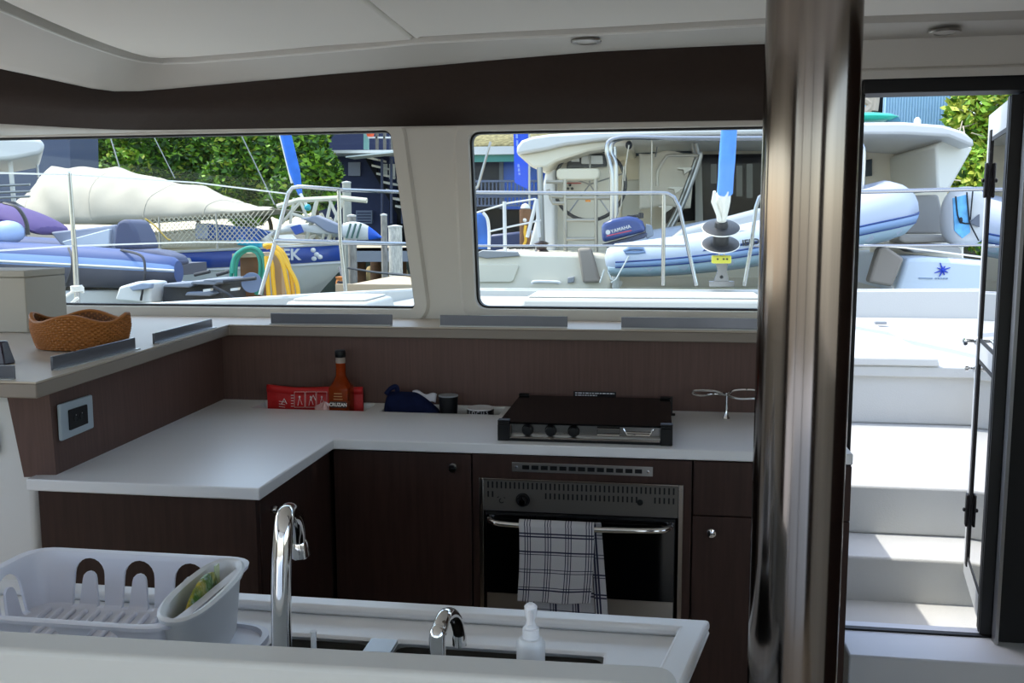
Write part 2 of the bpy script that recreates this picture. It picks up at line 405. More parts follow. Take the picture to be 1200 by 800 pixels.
fi = 0
def fiddle(a, b, h, label):
    a, b = Vector(a), Vector(b); t = thing('fiddle_rail', label, 'fiddle rail', (a+b)/2, 'low smoked fiddle rails along the ledge')
    d = (b-a).normalized(); n = Vector((-d.y, d.x, 0))
    m = MB(); m.hexa([a-n*.003, b-n*.003, b+n*.003, a+n*.003], [a-n*.003+Vector((0,0,h)), b-n*.003+Vector((0,0,h)), b+n*.003+Vector((0,0,h)), a+n*.003+Vector((0,0,h))])
    m.build('upstand', fid, t, bevel=.0012)
    m = MB(); m.hexa([a-n*.016, b-n*.016, b-n*.003, a-n*.003], [a-n*.016+Vector((0,0,.003)), b-n*.016+Vector((0,0,.003)), b-n*.003+Vector((0,0,.003)), a-n*.003+Vector((0,0,.003))])
    m.build('foot', alu, t)
yf = BS+.02
for p0, p1, l in ((318, 460, 'low smoked fiddle rail on the ledge under the right end of the left window'), (516, 665, 'low smoked fiddle rail on the ledge just right of the window pillar'), (728, 888, 'low smoked fiddle rail on the ledge above the hob, next to the post')):
    a = P(p0, 384, Y=yf); b = P(p1, 386, Y=yf); fiddle((a.x, yf, LT), (b.x, yf, LT), .036, l)
a = P(61, 434, Z=LT); b = P(158, 409, Z=LT); fiddle(a, b, .032, 'low smoked fiddle rail in front of the wicker basket')
a = P(180, 403, Z=LT); b = P(248, 384, Z=LT); fiddle(a, b, .030, 'low smoked fiddle rail on the ledge between basket and corner')
a = P(-60, 444, Z=LT); b = P(18, 444, Z=LT); fiddle(a, b, .030, 'low fiddle rail at the left end of the ledge by the dark frame')

# white moulding left of the peninsula
def q(px, py): p = P(px, py, Y=1.99); return (p.x, 1.99, p.z)
m = MB(); m.prism([(XL,1.99,LB-.002), q(33,463), q(42.5,560), q(48,700), (-1.3,1.99,.0), (XL,1.99,0)], (0,.05,0))
struct(m.build('bulkhead_left', gel, bevel=.02, seg=4))
m = MB(); a = q(-60, 494); b = q(2, 532); m.box(a[0], b[0], 1.972, 1.989, b[2], a[2])
tag(m.build('wall_plate', greyp, bevel=.006), 'grey plastic plate on the white bulkhead at the left edge', 'plate')

# =================================================================== GALLEY WORKTOP
CT = .9; CB = .872
xs = [-1.44, -1.285, -.905, -.868, -.855, -.475, .5]; ys = [1.925, 2.413, 2.805, 2.925, BS]
def msk(i, j):
    if j == 0: return xs[i] < -.87
    if j == 2: return not (xs[i] in (-1.285, -.855))
    return True
def wp(x, y): return (x-.02*(y-1.925)*(x < -1.4)+.0, y+(.018*(x+.868)/1.3 if abs(y-2.413) < .01 and x > -.86 else 0))
def msk2(i, j): return msk(i, j)
top = thing('galley_worktop', 'white L shaped galley worktop with two sunken trays at the back', 'worktop', (-.9, 2.5, CB))
m = MB(); m.slab(xs, ys, msk2, CB, CT, wp); m.build('slab', sinkw, top, bevel=.003)
for x0, x1 in ((-1.285, -.905), (-.855, -.475)):
    m = MB(); m.box(x0-.004, x1+.004, 2.801, 2.929, CT-.060, CT-.052)
    for q_ in ((x0-.004, x0, 2.801, 2.929), (x1, x1+.004, 2.801, 2.929), (x0, x1, 2.801, 2.805), (x0, x1, 2.925, 2.929)): m.box(*q_, CT-.052, CT-.029)
    m.build('sunken_tray', sinkw, top)
TZ = CT-.0512

# =================================================================== CABINETS
def knob(parent, c, axis, r=.0125):
    m = MB(); m.lathe([(r*.8,0),(r*.85,.006),(r,.008),(r*.97,.012),(r*.75,.016),(.0005,.0175)], c, 24, axis); a = Vector(axis); h = Vector((0,0,1)).cross(a); p = Vector(c)+a*.0145; m.cm = 1; m.prism([p-h*r*.6-Vector((0,0,r*.12)), p+h*r*.6-Vector((0,0,r*.12)), p+h*r*.6+Vector((0,0,r*.06)), p-h*r*.6+Vector((0,0,r*.06))], a*.0032); return m.build('knob', [chrome, blackp], parent)
def O(px, py): return P(px, py, Y=CF)
PFY = 1.945; PSX = -.885
cb = thing('cabinet', 'dark walnut peninsula cabinet under the left arm of the worktop', 'cabinet', (-1.15, 2.15, 0), 'dark walnut galley cabinets')
m = MB(); m.box(-1.425, PSX-.020, PFY+.018, 2.78, .08, CB-.001); m.box(-1.40, PSX-.05, PFY+.06, 2.90, 0, .08); m.build('carcass', woodm, cb)
m = MB(); m.box(-1.425, PSX-.002, PFY, PFY+.017, .085, CB-.003); m.build('end_panel', woodm, cb, bevel=.0015)
m = MB(); m.box(PSX-.018, PSX, PFY+.019, CF-.004, .085, CB-.006); dr = m.build('door', woodm, cb, bevel=.0015)
c = P(317.5, 597, X=PSX); knob(dr, c, (1,0,0), .010)
def unit(x0, x1, label):
    t = thing('cabinet', label, 'cabinet', ((x0+x1)/2, CF+.25, 0), 'dark walnut galley cabinets')
    m = MB(); m.box(x0+.001, x1-.001, CF+.018, 2.93, .08, CT-.062); m.box(x0+.001, x1-.001, CF+.018, CF+.06, CT-.062, CB-.001); m.box(x0+.01, x1-.01, CF+.06, 2.90, 0, .08); m.build('carcass', woodm, t)
    return t
X1 = PSX+.004; X2 = O(553.5, 600).x; X3 = O(811, 600).x; X4 = .5
d_ = .0025
cb = unit(X1, X2, 'dark walnut galley cabinet with one door, left of the oven')
m = MB(); m.box(X1+.006, X2-d_, CF, CF+.017, .085, CB-.006); dr = m.build('door', woodm, cb, bevel=.0015)
knob(dr, O(531.5, 547), (0,-1,0), .0145)
cb = thing('oven_housing', 'dark walnut oven cabinet with the steel vent grille', 'cabinet', ((X2+X3)/2, CF+.25, 0), 'dark walnut galley cabinets')
fx0 = O(561.6, 559).x; fx1 = O(801, 568).x; fzt = O(680, 563.5).z; fzb = .335
m = MB(); m.box(X2+d_, fx0-.0005, CF, CF+.017, .085, CB-.004); m.box(fx1+.0005, X3-d_, CF, CF+.017, .085, CB-.004); m.box(fx0-.0005, fx1+.0005, CF, CF+.017, fzt+.0008, CB-.004); m.box(fx0-.0005, fx1+.0005, CF, CF+.017, .085, fzb-.001)
m.build('front_panel', woodm, cb)
m = MB(); m.box(X2+.001, X2+.018, CF+.018, 2.78, 0, CB-.001); m.box(X3-.018, X3-.001, CF+.018, 2.90, 0, CB-.001); m.box(X2+.018, X3-.018, 2.88, 2.90, 0, CT-.065); m.box(X2+.018, X3-.018, CF+.018, 2.88, .3, .318); m.build('carcass', woodm, cb)
a = O(600, 541.5); b = O(765, 557); gz0 = (O(600,553).z+b.z)/2; gz1 = (a.z+O(765,546.5).z)/2
gr = MB(); gr.box(a.x, b.x, CF-.002, CF, gz0, gz1); gro = gr.build('vent_grille', steel, cb, bevel=.0008)
n = 13; W = (b.x-a.x-.05)/n; slots = MB(); scr = MB()
for i in range(n):
    x = a.x+.025+W*i
    for k in range(3):
        z = gz0+.0075+(gz1-gz0-.015)*(k+.5)/3; slots.box(x+.003, x+W-.003, CF-.0026, CF-.0018, z-.0021, z+.0021)
slots.build('vent_slots', blackp, gro)
for x in (a.x+.012, b.x-.012): MB().lathe([(.0005,0),(.004,0),(.0035,.0015),(.0005,.002)], (x, CF-.002, (gz0+gz1)/2), 12, (0,-1,0)).build('screw', chrome, gro)
cb = unit(X3, X4, 'dark walnut cabinet with a drawer over a door, right of the oven')
zd = O(845, 605).z
m = MB(); m.box(X3+d_, X4-d_, CF, CF+.017, zd+.0015, CB-.004); m.build('drawer_front', woodm, cb, bevel=.0015)
m = MB(); m.box(X3+d_, X4-d_, CF, CF+.017, .085, zd-.0015); dr = m.build('door', woodm, cb, bevel=.0015)
knob(dr, O(833.5, 623), (0,-1,0), .0145)

# =================================================================== OVEN
ov = thing('oven', 'built in stainless oven with black glass door under the hob', 'oven', ((fx0+fx1)/2, CF+.2, .319))
fw = .012
ovt = mat('oven_trim_steel', '#9d948c', .22, 1); ovp = mat('oven_panel_grey', '#5c5853', .5, .3)
m = MB(); m.box(fx0, fx0+fw, CF-.005, CF+.016, fzb, fzt); m.box(fx1-fw, fx1, CF-.005, CF+.016, fzb, fzt); m.box(fx0+fw, fx1-fw, CF-.005, CF+.016, fzt-.004, fzt); m.build('trim_frame', ovt, ov, bevel=.001)
m = MB(); m.box(fx0+.02, fx1-.02, CF+.018, 2.86, .319, fzt-.01); m.build('body', blackp, ov)
pz0 = O(570, 597).z; px0, px1 = fx0+fw+.001, fx1-fw-.001
m = MB(); m.box(px0, px1, CF-.003, CF+.016, pz0, fzt-.005); cp = m.build('control_panel', ovp, ov)
sl = MB(); zt1 = fzt-.018; zt2 = fzt-.044
for i in range(42):
    x = px0+.012+(px1-px0-.024)*i/41
    sl.box(x-.0022, x+.0022, CF-.0036, CF-.0028, zt1-.009, zt1+.009)
    if (i < 2) or (12 < i < 34) or i > 36: sl.box(x-.0022, x+.0022, CF-.0036, CF-.0028, zt2-.008, zt2+.008)
sl.build('air_slots', blackp, cp)
c = O(613, 585); c.y = CF-.003
m = MB(); m.lathe([(.019,0),(.019,.002),(.0165,.004),(.015,.017),(.0135,.019),(.0005,.0195)], c, 28, (0,-1,0)); kn = m.build('oven_knob', blackp, cp)
m = MB(); m.box(c.x-.0015, c.x+.0015, c.y-.0205, c.y-.0192, c.z, c.z+.012); lab(m.build('pointer', chrome, kn), 'chrome pointer mark')
MB().lathe([(.009,.0195),(.009,.0205),(.0072,.0205),(.0072,.0195)], c+Vector((0,0,-.002)), 20, (0,-1,0)).build('knob_ring', chrome, kn)
c = O(750, 588); c.y = CF-.003; MB().lathe([(.008,0),(.008,.003),(.0005,.004)], c, 16, (0,-1,0)).build('igniter_button', blackp, cp)
c = O(588, 586); c.y = CF-.0033
m = MB(); m.tube(arc(c, .006, radians(100), radians(330), 8, (1,0,0), (0,0,1)), .0014, 6); m.tube([c+Vector((-.012,0,.008)), c+Vector((-.007,0,.011))], .0011, 5); m.tube([c+Vector((.006,0,.010)), c+Vector((.010,0,.007))], .0011, 5); m.build('oven_mark', blackp, cp)
dx0 = px0+.006; dx1 = px1-.006; dzt = pz0-.002; gzb = (O(574,692).z+O(788,703).z)/2
m = MB(); m.box(dx0, dx1, CF-.012, CF+.016, fzb+.004, dzt); od = m.build('oven_door', blackp, ov, bevel=.002)
m = MB(); m.box(dx0+.003, dx1-.003, CF-.014, CF-.012, gzb+.001, dzt-.006); m.build('door_glass', blackg, od)
m = MB(); m.box(dx0+.003, dx1-.003, CF-.0142, CF-.012, fzb+.005, gzb); lab(m.build('kick_panel', steel, od), 'plain steel panel below the glass')
hA = O(575, 605.5); hB = O(789, 614.5); hz = (hA.z+hB.z)/2; hy = CF-.014
hp = [Vector((dx0+.012, hy, hz+.002)), Vector((dx0+.02, hy-.022, hz)), Vector((dx0+.06, hy-.034, hz-.003)), Vector(((dx0+dx1)/2, hy-.040, hz-.005)), Vector((dx1-.06, hy-.034, hz-.003)), Vector((dx1-.02, hy-.022, hz)), Vector((dx1-.012, hy, hz+.002))]
MB().tube(bez(hp, 6), .0078, 14).build('door_handle', chrome, od)
HY = hy-.037; TR = .0135

# towel folded over the handle
tw = thing('tea_towel', 'white tea towel with navy check folded over the oven handle', 'towel', (O(655, 640).x, HY, .45))
tcl = [mat('towel_white', '#c9c7c8', .95, bump=(400, .3)), mat('towel_navy', '#2b2d45', .95)]
def check(i, j, nu, nv, wv, hv, ph):
    x = (i+.5)/nu*wv; y = (j+.5)/nv*hv
    a = (x-ph) % .054; b = (y+.012) % .054
    return 1 if (a < .0034 or .0068 < a < .0102 or .0136 < a < .017 or b < .003 or .0085 < b < .0115) else 0
tl = O(612, 606).x; tr = O(698, 608).x; ztop = hz+.007
def front(u, v):
    x = tl+(tr-tl)*u-.012*v*(1-u)*0-.004*v; L = .203
    s = v*(L+.02); 
    if s < .02: a = s/.02*pi/2; return (x, HY-TR*sin(a), ztop+.006-TR*(1-cos(a)))
    z = ztop+.006-TR-(s-.02); wob = .004*sin(u*9+v*2)*v+.006*sin(u*4.2)*v
    return (x+.004*sin(v*3)-.006*v*u, HY-TR-wob-.004*v, z)
m = MB(); nu, nv = 84, 110; m.grid(front, nu, nv, lambda i, j: check(i, j, nu, nv, tr-tl, .25, .014)); m.build('front_flap', tcl, tw, solid=.0022)
def backf(u, v):
    x = tl+.014+(tr-tl+.002)*u+.024*v*u; s = v*.29
    if s < .02: a = s/.02*pi/2; return (x, HY+TR*sin(a), ztop+.005-TR*(1-cos(a)))
    z = ztop+.005-TR-(s-.02)*(1-.02*(1-u)); wob = .005*sin(u*8)*v
    y = HY+TR+min(.002, .005*v)+wob*.2
    if u > .85: y -= .010*v
    return (x, min(y, CF-.0205), z)
m = MB(); m.grid(backf, nu, 130, lambda i, j: check(i, j, nu, 130, tr-tl, .29, .004)); m.build('rear_flap', tcl, tw, solid=.0022)

# =================================================================== HOB
hx0, hx1, hy0, hy1 = -.418, .046, 2.462, 2.872
hb = thing('gas_hob', 'steel gas hob under a smoked glass lid on the worktop', 'hob', ((hx0+hx1)/2, 2.66, CT))
m = MB(); m.box(hx0+.006, hx1-.006, hy0+.004, hy1-.006, CT, CT+.010); m.build('tray', steel, hb, bevel=.004)
LZ = CT+.046
m = MB(); m.box(hx0, hx1, hy0+.002, hy1, LZ, LZ+.005); m.build('glass_lid', smoke, hb, bevel=.001)
br = MB()
for x0, x1 in ((hx0-.002, hx0+.03), (hx1-.03, hx1+.002)):
    for y0, y1 in ((hy0-.004, hy0+.022), (hy1-.02, hy1+.004)):
        b = MB(); b.box(x0, x1, y0, y1, CT, LZ-.0005); b.box(x0, x1, y0, y1, LZ+.0055, LZ+.011); b.box(x0, x1, (y0 if y0 < 2.6 else y1-.004), (y0+.004 if y0 < 2.6 else y1), LZ-.0005, LZ+.0055); b.build('lid_bracket', blackp, hb, bevel=.002)
m = MB(); m.box(hx0+.03, hx1-.03, hy0-.002, hy0+.003, CT+.0005, CT+.006); m.build('front_plinth', blackp, hb)
m = MB(); m.box(hx0+.03, hx1-.03, hy0, hy0+.004, CT+.0065, CT+.012); m.build('front_lip', ovt, hb, bevel=.001)
for px in (618, 645, 672):
    x = P(px, 507, Y=hy0+.02).x; c = Vector((x, hy0+.030, CT+.026))
    MB().lathe([(.016,0),(.016,.004),(.0135,.006),(.012,.022),(.0005,.023)], c, 20, (0,-1,0)).build('burner_knob', blackp, hb)
m = MB(); m.box(hx0+.03, hx1-.03, hy0+.031, hy0+.036, CT+.010, CT+.042); m.build('knob_fascia', mat('hob_steel', '#8d8a86', .25, 1), hb)
for bx, by, r in ((hx0+.13, hy0+.13, .040), (hx0+.33, hy0+.13, .032), (hx0+.13, hy0+.30, .032), (hx0+.33, hy0+.30, .045)):
    m = MB(); m.lathe([(r,0),(r,.008),(r*.8,.012),(r*.8,.018),(.0005,.02)], (bx, by, CT+.010), 24); bo = m.build('burner', blackp, hb)
    g = MB()
    for k in range(4):
        a = k*pi/2+pi/4; g.tube([(bx+.02*cos(a), by+.02*sin(a), CT+.034), (bx+.085*cos(a), by+.085*sin(a), CT+.034), (bx+.09*cos(a), by+.09*sin(a), CT+.011)], .003, 6)
    g.build('pan_support', blackp, bo)
m = MB(); xa = P(713, 508, Y=hy0+.03).x; g = MB()
g.tube([(xa-.03,hy0+.026,CT+.018),(xa-.03,hy0+.026,CT+.036),(xa+.03,hy0+.026,CT+.036),(xa+.03,hy0+.026,CT+.018)], .0025, 8, closed=True)
g.tube([(xa+.04,hy0+.026,CT+.036),(xa+.05,hy0+.026,CT+.020),(xa+.11,hy0+.026,CT+.020),(xa+.12,hy0+.026,CT+.036)], .0025, 8)
g.tube([(xa+.045,hy0+.026,CT+.026),(xa+.115,hy0+.026,CT+.026)], .002, 8); g.build('pan_clamp', chrome, hb)
# back hinge upright on the right
m = MB(); m.box(hx1+.002, hx1+.008, hy1-.012, hy1, CT+.001, LZ+.012); m.box(hx1+.002, hx1+.016, hy1-.012, hy1, CT, CT+.006); m.build('hinge', blackp, hb)
# warning plate on the splash
a = P(672, 458, Y=BS-.002); b = P(722, 464, Y=BS-.002)
sg = thing('warning_plate', 'thin black plate with white lettering on the splash behind the hob', 'sign', ((a.x+b.x)/2, BS-.001, b.z-.006))
MB().box(a.x, b.x, BS-.0035, BS-.0005, b.z-.010, a.z).build('plate', blackp, sg, bevel=.0006)
m = MB(); rd = random.Random(8)
for row, (z_, x1_) in enumerate(((a.z-.0055, b.x-.006), (a.z-.0125, a.x+.075))):
    x_ = a.x+.006
    while x_ < x1_:
        w_ = rd.uniform(.004, .013); m.box(x_, min(x_+w_, x1_), BS-.0042, BS-.0036, z_-.0016, z_+.0016); x_ += w_+.0028
m.build('plate_lettering', whitep, sg, smooth=0)

# chrome wing stand behind the post side
c = P(851, 490, Z=CT); y = c.y; x = c.x
sd_ = thing('chrome_stand', 'chrome stand with two wire wings on the worktop right of the hob', 'stand', c)
def S(px, py): return P(px, py, Y=y)
m = MB(); m.lathe([(.011,0),(.010,.003),(.006,.012),(.0046,.03),(.0038,.078)], c, 18); m.build('stem', chrome, sd_)
for pts in (((852,463),(838,462),(822,464),(812,461),(816,457),(835,457),(846,460),(852,463)), ((852,463),(860,458),(875,457),(888,458),(890,465),(878,466),(864,466),(852,463))):
    l_ = bez([S(*p)+Vector((0, .012*sin(i*.9), 0)) for i, p in enumerate(pts)], 5); MB().tube(l_, .0036, 8).build('wire_wing', chrome, sd_)

# =================================================================== ITEMS IN THE SUNKEN TRAYS
# red pouch
redm = mat('red_vinyl', '#c01a1c', .45, bump=(60, .25)); wprint = mat('white_print', '#e8dcd8', .6)
a = P(311, 470, Y=2.895); b = P(425, 470, Y=2.895); b.x = min(b.x, -.912); zt_ = P(330, 451, Y=2.895).z
pu = thing('red_pouch', 'red fire blanket pouch with white pictograms behind the amber bottle', 'pouch', ((a.x+b.x)/2, 2.90, TZ))
m = MB(); W_ = b.x-a.x
def pf(u, v, s):
    x = a.x+.006+W_*u*.98; z = TZ+(zt_-TZ)*v*(1-.06*sin(u*pi)-.02*sin(u*7)); bul = .011*sin(pi*min(max(v,.0),1))*sin(pi*u)**.4+.004
    return Vector((x, 2.902+s*bul, z))
ring = [[pf(u/16, v/8, -1) for v in range(9)]+[pf(u/16, v/8, 1) for v in range(8, -1, -1)] for u in range(17)]
m.loft(ring); m.build('pouch_body', redm, pu)
m = MB(); fl_ = [pf(i/16, 1, 0)+Vector((0, -.006, .001)) for i in range(17)]; fl2 = [pf(i/16, .80, -1)+Vector((0, -.003, 0)) for i in range(17)]
m.loft([fl_, fl2], closed=False); m.build('flap', redm, pu, solid=.002)
def prints(px, py, s, txt):
    c = P(px, py, Y=2.886); textmesh('print', txt, s, facing(c, (1,0,0), (0,0,1), .0), wprint, pu, .0004)
g = MB()
for px in (345, 358, 371): 
    p0 = P(px, 459, Y=2.887); p1 = P(px+12, 459, Y=2.887); p2 = P(px+12, 477, Y=2.887); p3 = P(px, 477, Y=2.887)
    for q0, q1 in ((p0,p1),(p1,p2),(p2,p3),(p3,p0)): g.tube([q0, q1], .0007, 4)
    cc = P(px+6, 465, Y=2.887); g.ball(cc, .0035, 8, 5); g.tube([P(px+4, 475, Y=2.887), cc, P(px+9, 474, Y=2.887)], .0014, 5)
for px, py in ((333, 470), (367, 466)): g.tube([P(px-3, py+3, Y=2.886), P(px, py-3, Y=2.886), P(px+3, py+3, Y=2.886)], .0016, 5)
for k in range(5): g.tube([P(341, 463+k*3.2, Y=2.885), P(344, 463+k*3.2, Y=2.885)], .0012, 5)
for k in range(3): g.tube([P(327, 470+k*3, Y=2.885), P(334, 471+k*3, Y=2.885)], .0010, 5)
g.build('pictograms', wprint, pu)
# amber bottle
c = Vector((P(400.5, 478, Y=2.853).x, 2.853, TZ)); H = P(400, 410, Y=2.853).z-TZ; r = .039
bt = thing('rum_bottle', 'amber rum bottle with black cap in the left tray', 'bottle', c)
amber = mat('amber_glass', '#b0481c', .05, noise=(20, .15)); ab = amber.node_tree.nodes['Principled BSDF']; ab.inputs['Transmission Weight'].default_value = .55; ab.inputs['IOR'].default_value = 1.2
sq = lambda h, w: [c+Vector((w*x, w*y, h)) for x, y in [(cos(t)*1/max(abs(cos(t)), abs(sin(t)))**.86, sin(t)/max(abs(cos(t)), abs(sin(t)))**.86) for t in [k*2*pi/32 for k in range(32)]]]
def rnd(h, w): return [c+Vector((w*cos(k*2*pi/32), w*sin(k*2*pi/32), h)) for k in range(32)]
r = .033; hh_ = lambda py: P(400, py, Y=2.853).z-c.z
m = MB(); m.loft([sq(.0, r*.90), sq(.004, r*.97), sq(hh_(455), r), sq(hh_(452.5), r*.97), rnd(hh_(448), r*.86), rnd(hh_(442), r*.58), rnd(hh_(439.5), r*.50), rnd(hh_(436), r*.48), rnd(hh_(420), r*.47)]); m.build('glass_body', amber, bt)
m = MB(); m.lathe([(r*.48, hh_(425)), (r*.50, hh_(418.5)), (r*.42, hh_(418.5))], c, 24); m.build('neck_band', mat('clear_band', '#9a8f86', .2), bt)
m = MB(); m.lathe([(r*.50, hh_(418.3)), (r*.53, hh_(417)), (r*.53, H*.985), (r*.48, H), (.0005, H)], c, 24); m.build('cap', blackp, bt)
lbz = P(400, 474.5, Y=2.815).z-.006; yl = c.y-r*1.0
m = MB(); m.box(c.x-r*.80, c.x+r*.80, yl-.0015, yl+.004, lbz-.004, lbz+.016); lb = m.build('label_band', mat('label_dark', '#2a1710', .5), bt); lab(lb, 'dark label band with white lettering')
textmesh('label_text', 'CRUZAN', .0155, facing((c.x, yl-.0016, lbz+.006), (1,0,0), (0,0,1), .0003), mat('label_white', '#f2efe8', .5), lb, .0003, .0004, .92)
m = MB(); tan_ = mat('label_tan', '#b98a5a', .6)
for k in range(3): m = MB(); m.box(c.x-r*.45+.001*k, c.x+r*.45-.001*k, yl-.0012, yl+.003, lbz+.022+k*.009, lbz+.025+k*.009); m.build('label_line', tan_, bt)
m = MB(); m.box(c.x-r*.5, c.x+r*.5, yl-.0012, yl+.003, lbz-.018, lbz-.013)
m.build('label_line', tan_, bt)
# crumpled clear bag
c = P(381, 478, Y=2.825); c.z = TZ
m = MB(); rb = random.Random(3)
def bag(u, v):
    a = 2*pi*u; rr_ = sin(pi*min(v+.02, 1))**.6; k = 1+.28*sin(a*5+v*9)+.16*sin(a*9-v*14)
    return c+Vector((.036*cos(a)*rr_*k, .016*sin(a)*rr_, .002+.062*v*(1+.2*sin(a*3))))
m.grid(bag, 36, 14)
tag(m.build('plastic_bag', mat('crumpled_clear_plastic', '#d2a7a3', .2, spec=.9), smooth=20), 'crumpled clear plastic bag in front of the red pouch', 'bag')
# navy pouch with white cloth, black cup, tin
navy = mat('navy_fabric', '#151c3a', .9, spec=.1, noise=(30, .25), bump=(80, .4))
a = P(451, 470, Y=2.86); b = P(516, 470, Y=2.86); zt_ = P(470, 457, Y=2.86).z
np_ = thing('navy_pouch', 'navy fabric pouch with folded white cloth in the right tray', 'pouch', ((a.x+b.x)/2, 2.86, TZ))
rg = []
for i in range(15):
    u = i/14; x = a.x+(b.x-a.x)*u; h = (zt_-TZ)*(1.0-.55*max(0, u-.55)**1.3/.35)*(.55+.45*min(1, u/.04+.3)); d = .034*(.7+.3*sin(pi*u))
    rg.append([Vector((x, 2.862-d, TZ)), Vector((x, 2.862-d-.004, TZ+h*.5)), Vector((x, 2.862-d*.75, TZ+h*.9)), Vector((x, 2.862, TZ+h)), Vector((x, 2.862+d*.7, TZ+h*.85)), Vector((x, 2.862+d*.8, TZ))])
MB().loft(rg).build('pouch_body', navy, np_, sub=1)
m = MB(); m.tube(bez([P(452, 462, Y=2.84), P(458, 455, Y=2.85), P(464, 453, Y=2.86), P(466, 459, Y=2.86)], 5), [.008]*15+[.006], 8); m.build('strap', navy, np_)
m = MB()
def cl(u, v): p = P(484+28*u, 458+7*v+5*u, Y=2.874+.012*u); return p+Vector((0, -.02*v, .005*sin(u*9)+.003*sin(v*5)))
m.grid(cl, 14, 8); lab(m.build('white_cloth', mat('white_cloth', '#c9c9d2', .9), np_, solid=.004), 'folded white cloth')
c = Vector((P(525.5, 470, Y=2.855).x, 2.855, TZ)); ch = P(526, 462.5, Y=2.855).z-TZ; cr = .0305
cu = thing('black_cup', 'black cup with a pale rim standing in the tray by the navy pouch', 'cup', c)
MB().lathe([(cr*.82,0),(cr,ch*.9),(cr,ch-.003),(cr*.93,ch-.003),(cr*.78,.004),(.0005,.004)], c, 28).build('cup_body', mat('black_cup', '#0e0f12', .5, spec=.25), cu)
MB().lathe([(cr*.93,ch-.004),(cr*1.02,ch-.004),(cr*1.02,ch),(cr*.93,ch)], c, 28).build('rim', greyp, cu)
c = Vector((P(563, 480, Y=2.868).x, 2.868, TZ)); th = P(563, 477.0, Y=2.868).z-TZ; cr = .043
tn = thing('round_tin', 'low round dark tin with white lettering and a pale lid in the right tray', 'tin', c)
MB().lathe([(cr*.97,0),(cr,.003),(cr,th-.004)], c, 36).build('tin_body', mat('tin_black', '#1a1b20', .35), tn)
MB().lathe([(cr,th-.0045),(cr*1.02,th-.004),(cr*1.02,th-.001),(cr*.97,th),(cr*.8,th-.002),(.0005,th-.002)], c, 36).build('lid', mat('pale_lid', '#e2e2e4', .4), tn)
for i, chh in enumerate('LOCUS'):
    a_ = -pi/2+(i-2)*.34; p = c+Vector((cr*cos(a_), cr*sin(a_), th-.012))
    textmesh('tin_letter', chh, .0155, facing(p, (-sin(a_), cos(a_), 0), (0,0,1), .0006), whitep, tn, .0004)

# =================================================================== SOCKET, BASKET, BOX
n = Vector((lw1.y-lw0.y, -(lw1.x-lw0.x), 0)).normalized()
A0, A1 = (lw0.x, lw0.y), (lw1.x, lw1.y)
sp = [Pv(*q, A0, A1) for q in ((66,474),(104.5,462),(106.5,501),(68.5,517))]
sc = thing('wall_socket', 'grey framed double socket on the brown left splash', 'socket', sum(sp, Vector())/4)
o_ = n*.009
MB().loft([rpoly(sp, .006, 4), rpoly([p+o_ for p in sp], .006, 4)]).build('frame', mat('socket_grey', '#a9b6bf', .4), sc, bevel=.003)
cen = sum(sp, Vector())/4
inn = [cen+(p-cen)*.56+o_*1.02 for p in sp]; MB().loft([rpoly(inn, .003, 4), rpoly([p+n*.003 for p in inn], .003, 4)]).build('socket_plate', blackp, sc)
du = (sp[1]-sp[0]).normalized()
for s in (-1, 1):
    c = cen+o_*1.02+n*.003+du*s*.013
    MB().lathe([(.009,0),(.009,.0012),(.0075,.0012),(.007,.0003),(.0005,.0003)], c, 18, n).build('outlet', rubber, sc)
    MB().ball(c+Vector((0,0,.008))+n*.0008, .0016, 8, 5).build('contact', chrome, sc)

wick = mat('wicker', '#9c6128', .6); wickd = mat('wicker_dark', '#6b3f18', .7)
c = P(96, 408, Z=LT); bw = .134; bd = .085
bk = thing('wicker_basket', 'oval brown wicker basket with a wavy rim on the ledge', 'basket', c)
def brim(a): return .082+.010*sin(4*a+.9)
def bpt(a, v, o=0):
    w_ = .86+.14*min(1, v*1.5)**.7 - .05*max(0, v-.6); h = brim(a)*v
    return c+Vector(((bw*w_+o)*cos(a)*1.0, (bd*w_+o)*sin(a), .003+h))
base = MB(); base.grid(lambda u, v: bpt(2*pi*u, v, -.004), 72, 10); base.lathe([(.0005,.002),(bw*.85,.002),(bw*.85,.005),(.0005,.005)], c, 40, sy=bd/bw); base.build('inner_wall', wickd, bk)
m = MB(); rows = 13; nst = 96
for r_i in range(rows):
    v = (r_i+.5)/rows*.96
    pts = [bpt(2*pi*k/nst, v, .0022*(1 if (k+r_i) % 2 else -1)) for k in range(nst)]
    m.tube(pts, .0036, 6, closed=True)
m.build('woven_strands', wick, bk)
m = MB()
for o in (0, .004): m.tube([bpt(2*pi*k/nst, .985, -.003+o)+Vector((0,0,.001)) for k in range(nst)], .0042, 6, closed=True)
lab(m.build('rim', wick, bk), 'wavy wicker rim')

